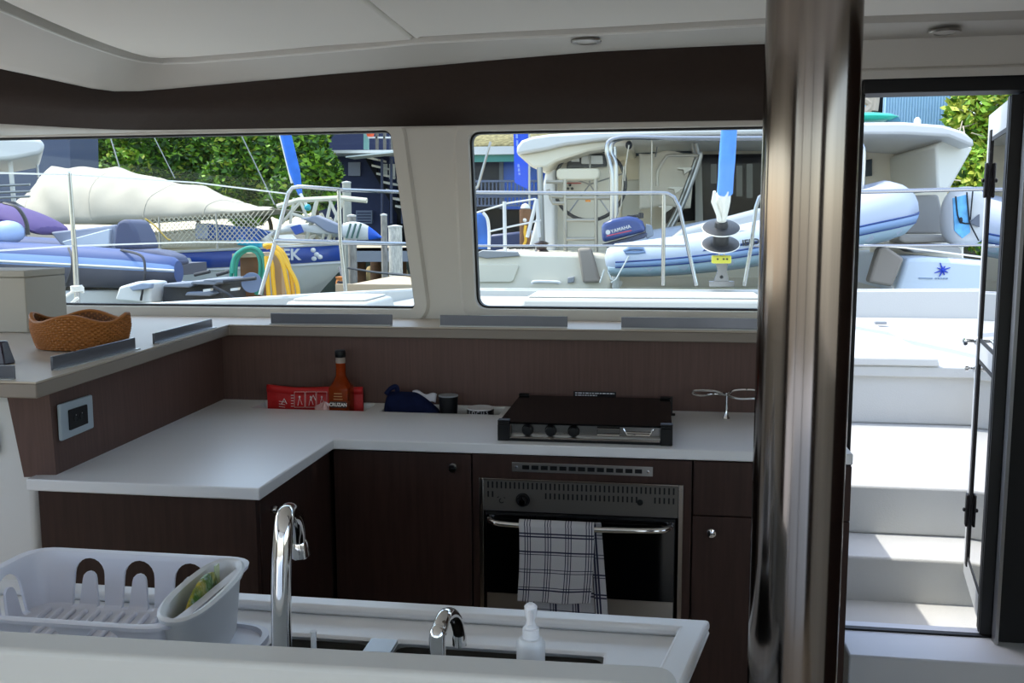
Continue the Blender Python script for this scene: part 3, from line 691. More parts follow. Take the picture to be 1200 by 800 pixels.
b0 = P(33, 390, Z=LT); zt_ = P(33, 317, Y=b0.y).z
bx = thing('beige_box', 'plain beige storage box on the ledge left of the basket', 'box', (b0.x-.13, b0.y+.1, LT))
beige = mat('beige_board', '#a9a396', .7)
MB().box(b0.x-.30, b0.x, b0.y, b0.y+.20, LT+.0005, zt_-.022).build('box_body', beige, bx, bevel=.003)
MB().box(b0.x-.302, b0.x+.001, b0.y-.001, b0.y+.201, zt_-.021, zt_).build('lid', beige, bx, bevel=.003)
c = P(3, 428, Z=LT); 
m = MB(); m.hexa([c+Vector((-.10,0,.0005)), c+Vector((.006,0,.0005)), c+Vector((.006,.04,.0005)), c+Vector((-.10,.04,.0005))], [c+Vector((-.10,.01,.055)), c+Vector((-.008,.01,.055)), c+Vector((-.008,.035,.055)), c+Vector((-.10,.035,.055))])
tag(m.build('desk_device', mat('dark_purple_plastic', '#2a1d2c', .3), bevel=.003), 'small dark wedge shaped device on the ledge at the left edge', 'device')
# =================================================================== SINK ISLAND
isl = thing('sink_island', 'white galley island with a raised front panel and a double sink', 'island', (-.6, 1.1, 0))
m = MB(); m.box(-1.3, .035, .93, .98, 0, .8755); m.box(-1.3, .035, 1.262, 1.335, 0, .8755); m.box(-1.3, .035, .93, 1.335, 0, .70); m.box(-.015, .035, .93, 1.335, 0, .8755); m.box(-1.3, -.56, .93, 1.335, 0, .8755); m.build('cabinet', gel, isl)
def wr(x, y): return (x+(.22*(y-1.357) if x > -.02 else 0), y)
xs = [-1.32, -1.29, -.545, -.402, -.362, -.065, .046, .086]; ys = [.915, .985, 1.255, 1.322, 1.357]
m = MB(); m.slab(xs, ys, lambda i, j: not (j == 1 and i in (2, 4)), .876, .884, wr); m.build('sink_deck', sinkw, isl, bevel=.004)
m = MB(); m.slab([-1.32, -1.29, .046, .086], [.915, 1.322, 1.357], lambda i, j: not (i == 1 and j == 0), .8835, .9, wr); m.build('raised_rim', sinkw, isl, bevel=.006, seg=3)
m = MB(); m.box(-.402, -.362, .985, 1.255, .88, .8855); lab(m.build('sink_divider', alu, isl, bevel=.001), 'grey metal strip between the two bowls')
bowl = mat('shaded_bowl_steel', '#22211f', .35, .6)  # steel coloured near black to carry the dark inside of the bowls
for x0, x1 in ((-.545, -.402), (-.362, -.065)):
    m = MB(); y0, y1 = .985, 1.255; o_, z0 = .003, .72
    a = rpoly([(x0+.001,y0+.001,.8755),(x1-.001,y0+.001,.8755),(x1-.001,y1-.001,.8755),(x0+.001,y1-.001,.8755)], .02, 4); b = rpoly([(x0+.012,y0+.012,z0),(x1-.012,y0+.012,z0),(x1-.012,y1-.012,z0),(x0+.012,y1-.012,z0)], .03, 4)
    c_ = sum(b, Vector())/len(b)
    m.loft([a, b, [p*.2+c_*.8 for p in b]], caps=False); m.f.append(list(range(len(m.v)-len(b), len(m.v)))); m.m.append(0)
    m.build('sink_bowl', bowl, isl, solid=.002)
pr_ = P(794, 780, Z=1.04); pl_ = P(0, 737, Z=1.04); sl_ = (pr_.y-pl_.y)/(pr_.x-pl_.x)
PL = -1.30; yL = pr_.y+sl_*(PL-pr_.x)
def pp(x, z, d): return Vector((x, pr_.y+sl_*(x-pr_.x)+d, z))
outl = rpoly([pp(PL, .0, -.045), pp(pr_.x, .0, -.045), pp(pr_.x, 1.04, -.045), pp(PL, 1.04, -.045)], [0, 0, .022, .01], 6)
MB().prism(outl, (0, .045, 0)).build('front_panel', mat('island_panel', '#c9c8c4', .45), isl, bevel=.006, seg=3)
# ---- taps
def gooseneck(name, label, base, pts, r0, r1, spout):
    t = thing(name, label, 'tap', base, None)
    MB().lathe([(.028,0),(.028,.004),(.022,.008),(.019,.03),(r0,.032)], base, 24).build('base', chrome, t)
    L = bez(pts, 10); n = len(L); MB().tube(L, [r0+(r1-r0)*i/(n-1) for i in range(n)], 20, caps=True).build('spout', chrome, t, smooth=60)
    MB().lathe(spout[1], spout[0], 20, spout[2]).build('nozzle', chrome, t)
    return t
b = P(328, 752, Y=.952); bz = .8845; bx = b.x
topz = P(334, 592, Y=1.03).z
tip = P(350, 653, Y=1.10)
t = gooseneck('tall_tap', 'tall chrome gooseneck tap left of the sink divider', Vector((bx, .952, bz)),
  [(bx,.952,bz+.03), P(329.5,700,Y=.953), P(331,640,Y=.956), P(333.5,608,Y=.968), P(337,600,Y=.995), P(341.5,599,Y=1.030), P(346.5,606,Y=1.062), P(349.3,620,Y=1.086), P(350,634,Y=1.096)], .0115, .0085,
  (P(350,632,Y=1.0965), [(.0085,0),(.0105,-.004),(.0125,-.022),(.0105,-.024),(.0005,-.022)], (0,-.15,1)))
MB().tube([(bx+.020,.952,bz+.020),(bx+.034,.950,bz+.026),(bx+.058,.945,bz+.045)], [.006,.006,.004], 10).build('lever', chrome, t)
b = P(517, 764, Y=.955); bx = b.x; topz = P(524, 716, Y=1.02).z; tip = P(537, 750, Y=1.05)
t = gooseneck('short_tap', 'short chrome hooked tap between the sink divider and the soap dispenser', Vector((bx, .955, bz)),
  [(bx,.957,bz+.03), P(512.5,756,Y=.958), P(515,738,Y=.966), P(520.5,723,Y=.985), P(528,720,Y=1.010), P(534,726,Y=1.028), P(537,736,Y=1.040), P(538,742,Y=1.044)], .0095, .007,
  (P(538,741,Y=1.0445), [(.007,0),(.0085,-.006),(.0085,-.016),(.0005,-.015)], (0,-.1,1)))
# ---- soap dispenser
c = Vector((P(622, 760, Y=.955).x, .955, .8845)); sz = P(622, 746, Y=.955).z; tz_ = P(622, 707, Y=.955).z
soap = mat('translucent_soap', '#d5d8dc', .3)
t = thing('soap_dispenser', 'translucent white pump soap dispenser behind the island panel', 'soap dispenser', c)
h = sz-c.z
MB().lathe([(.0135,0),(.0155,.004),(.0155,h-.006),(.012,h-.001),(.008,h)], c, 24).build('bottle', soap, t)
MB().lathe([(.009,h-.001),(.009,h+.010),(.0065,h+.011),(.0055,h+.014),(.0045,h+.018),(.0045,tz_-c.z-.012)], c, 18).build('collar', whitep, t)
m = MB(); ht = tz_-c.z; m.lathe([(.0045,ht-.018),(.0065,ht-.012),(.007,ht-.003),(.004,ht),(.0005,ht)], c, 18); m.tube([c+Vector((0,0,ht-.007)), c+Vector((.002,-.02,ht-.009)), c+Vector((.003,-.026,ht-.014))], .0035, 8); m.build('pump_head', whitep, t)
c = Vector((P(355.5, 750, Y=.957).x+.012, .957, .8845)); hh = P(356, 738.5, Y=.957).z-c.z
t = thing('dish_brush', 'short clear rod of a brush upright behind the panel beside the tall tap', 'brush', c)
MB().lathe([(.0032,.02),(.0032,hh-.004),(.004,hh),(.0005,hh)], c, 14).build('handle', soap, t); MB().lathe([(.008,0),(.009,.012),(.004,.021)], c, 14).build('head', whitep, t)

# ---- dish rack
rx0, rx1, ry0, ry1, rz0, rz1 = -.955, -.588, 1.030, 1.288, .897, .985
rackm = mat('rack_white_plastic', '#dcdee8', .4)
rk = thing('dish_rack', 'white plastic dish rack with arched slots on the island drainer', 'dish rack', ((rx0+rx1)/2, (ry0+ry1)/2, .8845))
def rr_(ins, z, r=.045, e=0):
    return [Vector((p.x, p.y, z)) for p in rpoly([(rx0+ins,ry0+ins,0),(rx1-ins,ry0+ins,0),(rx1-ins,ry1-ins,0),(rx0+ins,ry1-ins,0)], max(r-ins*.3, .01), 6)]
m = MB(); m.loft([rr_(.030, rz0), rr_(.022, rz0+.006), rr_(.011, rz1-.006), rr_(0, rz1-.006), rr_(-.001, rz1-.001), rr_(.004, rz1), rr_(.012, rz1-.001), rr_(.015, rz1-.006), rr_(.026, rz0+.010), rr_(.034, rz0+.005)])
body = m.build('basket', rackm, rk, smooth=40)
def slot(c, ux, n, w, h, t):           # inverted U prism: c = middle of the foot, ux along wall, n through it
    c, ux, n = Vector(c), Vector(ux), Vector(n); up = Vector((0,0,1)); o2 = []
    r1 = w/2; r2 = w*.22
    for k in range(11): a = pi-pi*k/10; o2.append(c+ux*r1*cos(a)*(1)+up*(h-r1+r1*sin(a)))
    o2[0] = o2[0]; o2 = [c-ux*r1*1.08]+o2+[c+ux*r1*1.08]
    o3 = [c+ux*r1*.62]+[c+ux*r2*cos(a)+up*(h*.72-r2+r2*sin(a)) for a in [pi*k/6 for k in range(7)]]+[c-ux*r1*.62]
    mb = MB(); mb.prism([p-n*t for p in o2+o3], n*2*t); return mb
cut = []
for x in (-.852, -.770, -.688):
    cut.append(slot((x, ry1-.02, rz0+.007), (1,0,0), (0,1,0), .050, .072, .03)); cut.append(slot((x, ry0+.02, rz0+.007), (1,0,0), (0,1,0), .050, .072, .03))
for y in (1.20, 1.115): cut.append(slot((rx0+.02, y, rz0+.007), (0,1,0), (1,0,0), .050, .068, .03))
cm = MB()
for k in cut: cm.add(k.v, k.f)
co = cm.build('cutter', rackm, smooth=0)
bo = body.modifiers.new('b', 'BOOLEAN'); bo.object = co; bo.operation = 'DIFFERENCE'; bo.solver = 'EXACT'
bpy.context.view_layer.update(); dg = bpy.context.evaluated_depsgraph_get()
nm = bpy.data.meshes.new_from_object(body.evaluated_get(dg)); body.modifiers.clear(); body.data = nm; nm.name = 'basket'; bpy.data.objects.remove(co)
m = MB()
for k in range(14):
    x = rx0+.05+k*.020; m.tube([(x+.03, ry0+.045, rz0+.007), (x-.0, ry1-.045, rz0+.007)], .0042, 8)
m.build('floor_ribs', rackm, rk)
for x in (rx0+.06, rx1-.07):
    for y in (ry0+.05, ry1-.05): MB().lathe([(.010,.0085),(.008,.0)], (x,y,.8881), 12).build('foot', rackm, rk)
# cutlery cup on the right end
cc = Vector((-.604, 1.150, 0))
def st(wx, wy, z, sh=0): return [Vector((cc.x+sh+wx*(abs(cos(a))**.85)*(1 if cos(a) > 0 else -1)-.10*(cc.y+wy*sin(a)-cc.y), cc.y+wy*(abs(sin(a))**.8)*(1 if sin(a) > 0 else -1), z)) for a in [2*pi*k/44 for k in range(44)]]
m = MB(); m.loft([st(.024,.092,rz0+.006), st(.032,.104,rz1-.004), st(.037,.111,rz1+.001), st(.038,.112,rz1+.006), st(.034,.108,rz1+.009), st(.027,.100,rz1+.006), st(.026,.098,rz1-.004), st(.020,.085,rz0+.012)])
m.build('cutlery_cup', mat('cup_white_plastic', '#d6d9dc', .45), rk, smooth=60)
t_ = thing('drip_tray', 'flat white drip tray sticking out right from under the dish rack', 'tray', (-.74, 1.16, .8845))
m = MB(); o1 = rpoly([(rx0+.0,1.035,.8846),(-.545,1.075,.8846),(-.545,1.255,.8846),(rx0+.0,1.29,.8846)], .05, 6); o2 = [p+Vector((0,0,.009)) for p in o1]; c0 = sum(o1, Vector())/len(o1)
i2 = [c0+(p-c0)*.955+Vector((0,0,.009)) for p in o1]; i3 = [c0+(p-c0)*.94+Vector((0,0,.003)) for p in o1]
# green snack/sponge packet in the cup
pk = thing('green_packet', 'crinkled green and yellow packet standing in the rack cutlery cup', 'packet', (cc.x, cc.y, rz0+.02))
gpm = mat('packet_green', '#4f7a1c', .3, noise=(28, .5), bump=(70, .8))
m_ = gpm.node_tree.nodes; 
rampn = [n for n in m_ if n.type == 'VALTORGB'][0]; rampn.color_ramp.elements[0].color = lin('#3f6a12'); rampn.color_ramp.elements[1].color = lin('#d9b83a'); rampn.color_ramp.elements[0].position = .45
rg = []
for i in range(13):
    u = i/12; y = cc.y-.058+.116*u; th = .008*sin(pi*u)**.5+.0015; h = rz1+.004+.014*u+.006*sin(u*pi); zc = h-.032; x = cc.x-.004-.10*(y-cc.y)
    rg.append([Vector((x+th*cos(a)*.95-.0*sin(a), y, zc+.032*sin(a)*(.4+.6*sin(pi*u)**.4))) for a in [2*pi*k/14 for k in range(14)]])
MB().loft(rg).build('wrapper', gpm, pk, smooth=40)
for u in (0, 1):
    y = cc.y-.060+.120*u; x = cc.x-.004-.10*(y-cc.y); z = rz1-.026+.02*u
    m2 = MB(); m2.box(x-.001, x+.001, y-.006, y+.006, z-.012, z+.022); m2.build('crimped_seal', mat('seal_clear', '#b9c49a', .2), pk)
m = MB(); m.loft([o1, o2, i2, i3], caps=True); m.build('tray_body', rackm, t_, smooth=40)
# =================================================================== FORWARD DOOR, STEPS, FOREDECK
thz = .17
dz1 = Hd
m = MB(); m.box(.60, 1.5, 2.86, 3.125, -.06, thz); struct(m.build('threshold', mat('cool_white_gelcoat', '#dfe2e6', .4), bevel=.006))
hx = P(1172, 500, Y=YD).x
m = MB(); m.box(.601, .612, 3.02, 3.10, thz, dz1); m.box(hx+.012, hx+.15, 3.02, 3.10, thz, dz1); m.box(.612, hx+.012, 3.045, 3.07, thz, thz+.006)
struct(m.build('door_frame', rubber, bevel=.002))
m = MB(); m.box(hx+.15, 1.5, 3.0, 3.11, -.06, dz1); struct(m.build('wall_door_side', liner))
m = MB(); m.box(hx+.006, hx+.016, 3.0, 3.03, thz, dz1); struct(m.build('trim_5', alu))
fb = P(1133, 671, Z=thz); lw = sqrt((fb.x-hx)**2+(fb.y-3.06)**2); ang = atan2(fb.y-3.06, fb.x-hx)
lh = dz1-thz-.012
lf = bpy.data.objects.new('door_1', None); COL.objects.link(lf); lf['kind'] = 'structure'
T = .028; S_ = .085
m = MB()                                    # leaf: x along its width from the hinge, y thickness, z up
m.box(0, lw, -T/2, T/2, .0, S_); m.box(0, lw, -T/2, T/2, lh-S_, lh)
m.box(0, S_, -T/2, T/2, S_, lh-S_); m.box(lw-S_, lw, -T/2, T/2, S_, lh-S_)
zm = .47*lh; zmid = P(1150, 408, Y=fb.y).z-thz
m.box(S_, lw-S_, -T/2, T/2, zmid-.03, zmid+.03); m.build('leaf_frame', leafalu, lf, bevel=.002)
m = MB()
for z0, z1 in ((S_, zmid-.03), (zmid+.03, lh-S_)):
    for b in ((S_, S_+.014, z0, z1), (lw-S_-.014, lw-S_, z0, z1), (S_+.014, lw-S_-.014, z0, z0+.014), (S_+.014, lw-S_-.014, z1-.014, z1)): m.box(b[0], b[1], -T/2-.003, T/2+.001, b[2], b[3])
m.box(-.004, .010, -T/2-.006, T/2+.006, 0, lh); m.build('glazing_seal', rubber, lf)
m = MB(); m.box(lw-S_-.040, lw-S_, T/2-.0005, T/2+.005, .06, lh-.06); m.box(.012, .06, T/2, T/2+.008, 0, lh); m.build('inner_seal', rubber, lf)
for z0, z1 in ((S_+.01, zmid-.035), (zmid+.035, lh-S_-.01)):
    m = MB(); m.box(S_+.004, lw-S_-.004, T/2-.005, T/2-.001, z0, z1); m.build('glass_pane', doorglass, lf)
for zz, nm in ((P(1146, 400, Y=fb.y).z-thz, 'handle'),):
    m = MB()
    for s in (1,):
        m.lathe([(.016,0),(.016,.006),(.009,.010),(.008,.04)], (lw-.028, s*T/2, zz), 16, (0,s,0)); m.tube([(lw-.028, s*(T/2+.042), zz), (lw-.07, s*(T/2+.046), zz), (lw-.115, s*(T/2+.046), zz-.002)], .0075, 10)
    m.build('door_handle', chrome, lf)
zz = P(1143, 432, Y=fb.y).z-thz; m = MB(); m.lathe([(.014,0),(.014,.006),(.006,.010),(.006,.02),(.012,.024),(.012,.034),(.0005,.036)], (lw-.028, T/2, zz), 16, (0,1,0)); m.build('lock_knob', chrome, lf)
for py in (215, 590):
    zz = P(1148, py, Y=fb.y).z-thz; m = MB(); m.box(lw-S_-.045, lw-S_-.010, T/2+.0065, T/2+.016, zz-.06, zz+.06); m.lathe([(.008,0),(.008,.008),(.0005,.009)], (lw-S_-.028, T/2+.016, zz), 12, (0,1,0)); m.build('latch_plate', blackp, lf, bevel=.004)
zz = P(1160, 505, Y=3.4).z-thz
m = MB(); m.tube([(lw*.52, .006, zz-.03), (lw*.55, .006, zz-.01), (lw*.5, .006, zz+.01), (lw*.54, .006, zz+.03)], .004, 6); m.build('window_mark', mat('dark_mark', '#5a4b50', .6), lf)
lf.location = (hx, 3.06, thz+.006); lf.rotation_euler = (0, 0, ang)

deckm = mat('deck_white', '#bdbdb9', .5, bump=(150, .15))
def ln(px, py, Y): return P(px, py, Y=Y).z
FZ = .04; yr1 = P(1060, 706, Z=FZ).y; z1 = ln(1060, 654, yr1); yt1 = P(1060, 627, Z=z1).y; z2 = ln(1060, 570, yt1); yt2 = P(1060, 497, Z=z2).y; z3 = ln(1060, 428, yt2); BOW = 6.5
z4 = ln(1060, 372, BOW); z5 = ln(1060, 336, BOW)
XWL, XWR = .54, 1.75                      # the well in the foredeck in front of the door
st_ = MB()
st_.box(XWL, XWR, yr1, yt2+.3, FZ-.2, z1); st_.box(XWL, XWR, yt1, yt2+.3, z1, z2); st_.box(XWL, XWR, yt2, yt2+.3, z2, z3-.03)
struct(st_.build('steps', deckm, bevel=.012, seg=3))
m = MB(); m.box(XWL, XWR, 3.126, yr1+.02, FZ-.2, FZ); struct(m.build('well_floor', deckm))
m = MB()
m.box(XWL-.06, XWL, 3.27, BOW, -.9, z3-.01); m.box(XWR, XWR+.06, 3.12, BOW, -.9, z3+.02); struct(m.build('well_side', deckm))
def dz(y): return z3+(z4-z3)*(y-yt2)/(BOW-yt2)
m = MB(); m.hexa([(XWL-.02,yt2-.03,z3-.06),(3.4,yt2-.03,z3-.06),(3.4,BOW,z4-.06),(XWL-.02,BOW,z4-.06)], [(XWL-.02,yt2-.03,z3),(3.4,yt2-.03,z3),(3.4,BOW,z4),(XWL-.02,BOW,z4)]); m.box(XWR+.05, 3.4, 3.3, yt2-.04, z3-.06, z3)
struct(m.build('foredeck', deckm, bevel=.008))
# lid of the locker between the steps and the bow
la = P(1000, 414, Y=yt2-.035); lb_ = P(1102, 414, Y=yt2-.035)
lk = thing('deck_locker_lid', 'flush white locker lid at the top of the foredeck steps', 'lid', (.9, yt2+.3, z3))
zl = z3+.045
m = MB(); m.hexa([(XWL-.0,yt2-.045,z3+.001),(lb_.x,yt2-.045,z3+.001),(lb_.x-.1,BOW-.25,dz(BOW-.25)+.001),(XWL-.0,BOW-.25,dz(BOW-.25)+.001)], [(XWL,yt2-.04,zl),(lb_.x-.01,yt2-.04,zl),(lb_.x-.11,BOW-.26,dz(BOW-.26)+.02),(XWL,BOW-.26,dz(BOW-.26)+.02)])
m.build('lid_panel', deckm, lk, bevel=.012, seg=3)
c = P(1032, 373.5, Y=BOW-.30); m = MB(); m.box(c.x-.035, c.x+.035, BOW-.32, BOW-.28, dz(BOW-.3)+.014, dz(BOW-.3)+.032); m.build('lid_catch', greyp, lk, bevel=.004)
# port side of the foredeck
PD = .985
edge = [P(60, 366, Y=3.9), P(130, 359, Y=4.4), P(300, 349, Y=5.1), P(430, 341.5, Y=5.6), P(500, 338, Y=BOW)]
edge = [Vector((p.x, p.y, p.z)) for p in edge]; edge.insert(0, Vector((-2.9, 3.29, edge[0].z-.02)))
endp = Vector((XWL-.06, BOW, edge[-1].z))
m = MB(); pl = [Vector((p.x, p.y, PD-.08)) for p in edge]+[Vector((XWL-.061, BOW, PD-.08)), Vector((XWL-.061, 3.27, PD-.08)), Vector((-2.9, 3.27, PD-.08))]
m.prism(pl, (0,0,.08)); struct(m.build('foredeck_port', deckm))
# bulwark round the bow
bl = edge+[endp, Vector((3.4, BOW, z5))]
sec = [[p+Vector((0,0,0)) for p in (Vector((q_.x, q_.y, q_.z-.40)), Vector((q_.x, q_.y, q_.z)), Vector((q_.x, q_.y-.0, q_.z)))] for q_ in bl]
m = MB(); secs = []
for i, p in enumerate(bl):
    a = bl[max(i-1,0)]; b = bl[min(i+1, len(bl)-1)]; t = (b-a); t.z = 0; t.normalize(); n = Vector((-t.y, t.x, 0))
    secs.append([Vector((p.x,p.y,p.z-.42)), Vector((p.x,p.y,p.z-.012)), Vector((p.x,p.y,p.z))+n*.012, Vector((p.x,p.y,p.z))+n*.10, Vector((p.x,p.y,p.z-.02))+n*.12, Vector((p.x,p.y,-1.2))+n*.02])
m.loft(secs, caps=True); struct(m.build('bulwark', deckm, smooth=25))
# raised hatch on the port deck
def hatch(name, label, pts, Yn, Yf, h, mm):
    t = thing(name, label, 'hatch', ((P(pts[0],360,Y=Yn).x+P(pts[1],360,Y=Yn).x)/2, (Yn+Yf)/2, PD))
    x0 = P(pts[0], 355, Y=Yn).x; x1 = P(pts[1], 355, Y=Yn).x
    m = MB(); m.hexa([(x0-.02,Yn-.02,PD+.0005),(x1+.02,Yn-.02,PD+.0005),(x1+.02,Yf+.02,PD+.0005),(x0-.02,Yf+.02,PD+.0005)], [(x0,Yn,PD+h),(x1,Yn,PD+h),(x1,Yf,PD+h),(x0,Yf,PD+h)]); m.build('hatch_body', deckm, t, bevel=.02, seg=3)
    m = MB(); m.box(x0+.03, x1-.03, Yn+.03, Yf-.03, PD+h+.0005, PD+h+.012); m.build('hatch_lid', deckm, t, bevel=.006)
hatch('deck_hatch', 'low white hatch on the port foredeck outside the left window', (335, 432), 4.7, 5.15, .10, gel)
hatch('deck_box', 'long low white box on the foredeck outside the right window', (612, 900), 5.05, 5.5, .10, gel)

# ------------------------------------------------ bow rails 
def rail(name, label, group, *tubes, mat_=stainless, base=None):
    t = thing(name, label, 'rail', base or Vector(tubes[0][1][0]), group)
    for nm, pts, r in tubes: MB().tube(pts, r, 10).build(nm, mat_, t, smooth=60)
    return t
B_ = BOW+.05
def b(px, py, Y=B_): return P(px, py, Y=Y)
def footz(x): return z5 if x > .5 else edge[-1].z
# starboard pulpit in the right window
rr0 = .0135
lg = b(778, 337); lgx = b(818, 331); 
def foot(px): p = b(px, 335); p.z = z5-.004 if px > 560 else p.z; return p
tr_ = [b(470, 223.5), b(532, 225.3), b(700, 226.5), b(772, 226)]
rail('bow_rail', 'polished bow rail with bent corner outside the right window', 'polished bow rails of the boat',
     ('top_rail', tr_[1:]+[b(782, 226.5), b(790, 231), b(796, 243), b(806, 290), foot(816)], .0135),
     ('mid_rail', [b(532, 288), b(560, 288), b(700, 288), b(803, 288)], .009),
     ('post', [b(778, 228), foot(777)], .0135), base=foot(777))
rail('bow_rail', 'polished bow rail on the far right, seen past the post through the door', 'polished bow rails of the boat',
     ('top_rail', [foot(872), b(880, 290), b(886, 243), b(890, 231), b(897, 226.5), b(1000, 225), b(1160, 221), b(1320, 218)], .0135),
     ('mid_rail', [b(884, 288), b(1000, 288), b(1160, 287), b(1320, 286)], .009),
     ('post', [b(1006, 226), foot(1003)], .0105), ('post', [b(1260, 220), foot(1258)], .0135), base=foot(872))
sag = bez([b(1012, 287), b(1060, 290), b(1158, 302)], 4)
o = MB().tube(sag, .007, 6).build('mooring_line', mat('white_rope', '#e6e3da', .9)); tag(o, 'thin white line sagging below the rail beyond the door', 'rope')
# port pulpit in the left window
def c_(px, py, Y=5.35): return P(px, py, Y=Y)
def foot2(px, py, Y): return P(px, py, Y=Y)
pw = mat('white_tube_rail', '#e8e6de', .35)
rail('bow_rail', 'white and steel bow pulpit with sloping legs outside the left window', 'polished bow rails of the boat',
     ('top_rail', [c_(305, 345), c_(318, 300), c_(338, 226), c_(343, 220), c_(352, 218.5), c_(400, 222.5), b(470, 225), b(518, 225.5)], .0125),
     ('mid_rail', [c_(322, 281.5), c_(400, 284), b(480, 286), b(518, 286.5)], .014),
     ('post', [c_(397, 223), c_(399, 283), c_(405, 341)], .0115),  base=c_(405, 343))
# port stanchion with wires and rope
sb = P(90.5, 353, Y=4.25); sb.z = P(92, 366, Y=4.25).z
stn = thing('stanchion', 'tall polished stanchion on the port deck edge behind the basket', 'stanchion', sb)
MB().tube([sb, P(88, 300, Y=4.25), P(81, 203, Y=4.25)], [.0135, .0125, .0095], 12).build('stanchion_tube', stainless, stn, smooth=60)
MB().lathe([(.026,0),(.026,.006),(.017,.010),(.016,.05)], sb, 16).build('socket', stainless, stn)
MB().lathe([(.012,0),(.013,.006),(.010,.014),(.0005,.016)], P(81, 204, Y=4.25), 12).build('cap', chrome, stn)
wire = mat('lifeline_white', '#eceae4', .4)
for nm, pts, lbl in (('top', [P(-120, 200, Y=3.4), P(81, 204.5, Y=4.25), P(230, 214, Y=4.9), c_(337, 227)], 'upper white lifeline running past the stanchion to the port pulpit'),
                 ('low', [P(-120, 301, Y=3.4), P(86.5, 288, Y=4.25), P(230, 283.5, Y=4.9), c_(320, 284)], 'lower white lifeline running past the stanchion to the port pulpit')):
    o = MB().tube(pts, .0045, 6).build('lifeline', wire, smooth=60); tag(o, lbl, 'lifeline', 'white lifelines of the boat')
rope = mat('white_rope_coil', '#e9e7e0', .9, bump=(200, .6))
k0 = P(91, 345, Y=4.25)
rp = []
for i in range(40):
    a = i/39*2*pi*3.0; rp.append(k0+Vector((.026*cos(a), .026*sin(a), .012+.030*i/39)))
rp += bez([rp[-1], P(80, 345, Y=4.22), P(72, 352, Y=4.20), P(71, 358, Y=4.20), P(80, 361, Y=4.20), P(88, 351, Y=4.20), P(92, 349, Y=4.21)], 6)
rp += bez([P(92,349,Y=4.21), P(80,358,Y=4.2), P(76, 362, Y=4.2), P(86, 364, Y=4.2), P(100, 363, Y=4.2)], 6)
o = MB().tube(rp, .0065, 8).build('rope', rope); tag(o, 'white rope knotted round the foot of the port stanchion', 'rope')

# ------------------------------------------------ forestay with furled sail
fY = BOW+.02
fs = thing('furled_headsail', 'furled headsail in a bright blue cover on a black drum furler at the bow', 'sail', P(846, 330, Y=fY))
blue = mat('sail_blue', '#5a96f0', .75, noise=(14, .08), bump=(50, .3)); sailw = mat('sail_white', '#e6e4da', .8, bump=(60, .4))
def f(px, py, d=0): return P(px, py, Y=fY+d-.48*max(-.9, 268-py)*fY/FP)
def tape(y0, y1, w0, w1, n=14):
    L = [f(854.5+(848.5-854.5)*((y0+(y1-y0)*i/n)-150)/90, y0+(y1-y0)*i/n) for i in range(n+1)]
    return L, [(w0+(w1-w0)*i/n)*fY/FP/2*1.0*(1+.03*sin(i*2.1)) for i in range(n+1)]
L, w_ = tape(-330, 226, 15, 17.5, 30); MB().tube(L, w_, 18).build('blue_cover', blue, fs, smooth=60)
L = [f(848, 222), f(847, 236), f(846, 252), f(845.5, 262)]; MB().tube(bez(L, 5), [.036, .040, .046, .050, .050, .050, .048, .046, .043, .040, .037, .035, .033, .031, .030, .030], 14).build('white_clew', sailw, fs)
m = MB()
for dx in (-9, 4): m.tube([f(847+dx*.3, 258, -.045), f(845+dx, 236, -.050), f(848+dx*1.2, 224, -.045)], [.014, .016, .010], 8)
m.build('sheet_wraps', sailw, fs)
dc = f(845, 268); s = fY/FP; ax_ = (0, -.46, .89)
drum = mat('black_drum', '#23252a', .35)
m = MB(); m.lathe([(6*s,-.005),(20*s,.003),(21*s,.010),(18*s,.016),(8*s,.020),(7*s,.055),(6*s,.06)], dc, 32, ax_); m.build('upper_flange', drum, fs)
MB().lathe([(20.4*s,.001),(21.6*s,.004),(21.6*s,.008),(20.4*s,.011)], dc, 32, ax_).build('rim_ring', sailw, fs)
dl = f(844.5, 286); MB().lathe([(20.4*s,-.005),(21.6*s,-.002),(21.6*s,.002),(20.4*s,.005)], dl, 32, ax_).build('rim_ring', sailw, fs); m = MB(); m.lathe([(6*s,.015),(18*s,.010),(21*s,.004),(20*s,-.006),(6*s,-.012)], dl, 32, ax_); m.lathe([(9*s,.012),(9*s,.085)], dl, 24, ax_); m.build('lower_flange', drum, fs)
m = MB(); m.tube([f(842.5,292,-.02), f(842.5,302,-.02)], .006, 8); m.tube([f(848.5,292,-.02), f(848.5,302,-.02)], .006, 8); m.build('toggle_pins', stainless, fs)
yb_ = mat('yellow_block', '#d7d24a', .5); a0 = f(834, 299); a1 = f(856.5, 308.5)
m = MB(); m.box(a0.x, a1.x, fY-.035, fY+.03, a1.z, a0.z); yo = m.build('yellow_block', yb_, fs, bevel=.008)
for px in (841, 848, 852): MB().lathe([(.0065,0),(.0065,.004),(.0005,.005)], P(px, 303.5, Y=fY-.0355), 10, (0,-1,0)).build('bolt', drum, yo)
pts = [f(838.5,309), f(853,309), f(851.5,317), f(854.5,330), f(836,330), f(841,317)]
m = MB(); m.prism([p+Vector((0,-.012,0)) for p in pts], (0,.024,0)); m.build('stem_plate', stainless, fs)
c = f(845.5, 324.5, -.013); MB().lathe([(.012,0),(.012,.004),(.008,.004),(.008,.001),(.0005,.001)], c, 14, (0,-1,0)).build('plate_hole', drum, fs)
m = MB(); q0 = f(836,330); q1 = f(854.5,330); m.box(q0.x-.03, q1.x+.03, fY-.05, fY+.05, z5-.004, q0.z+.004); m.build('deck_plate', stainless, fs)
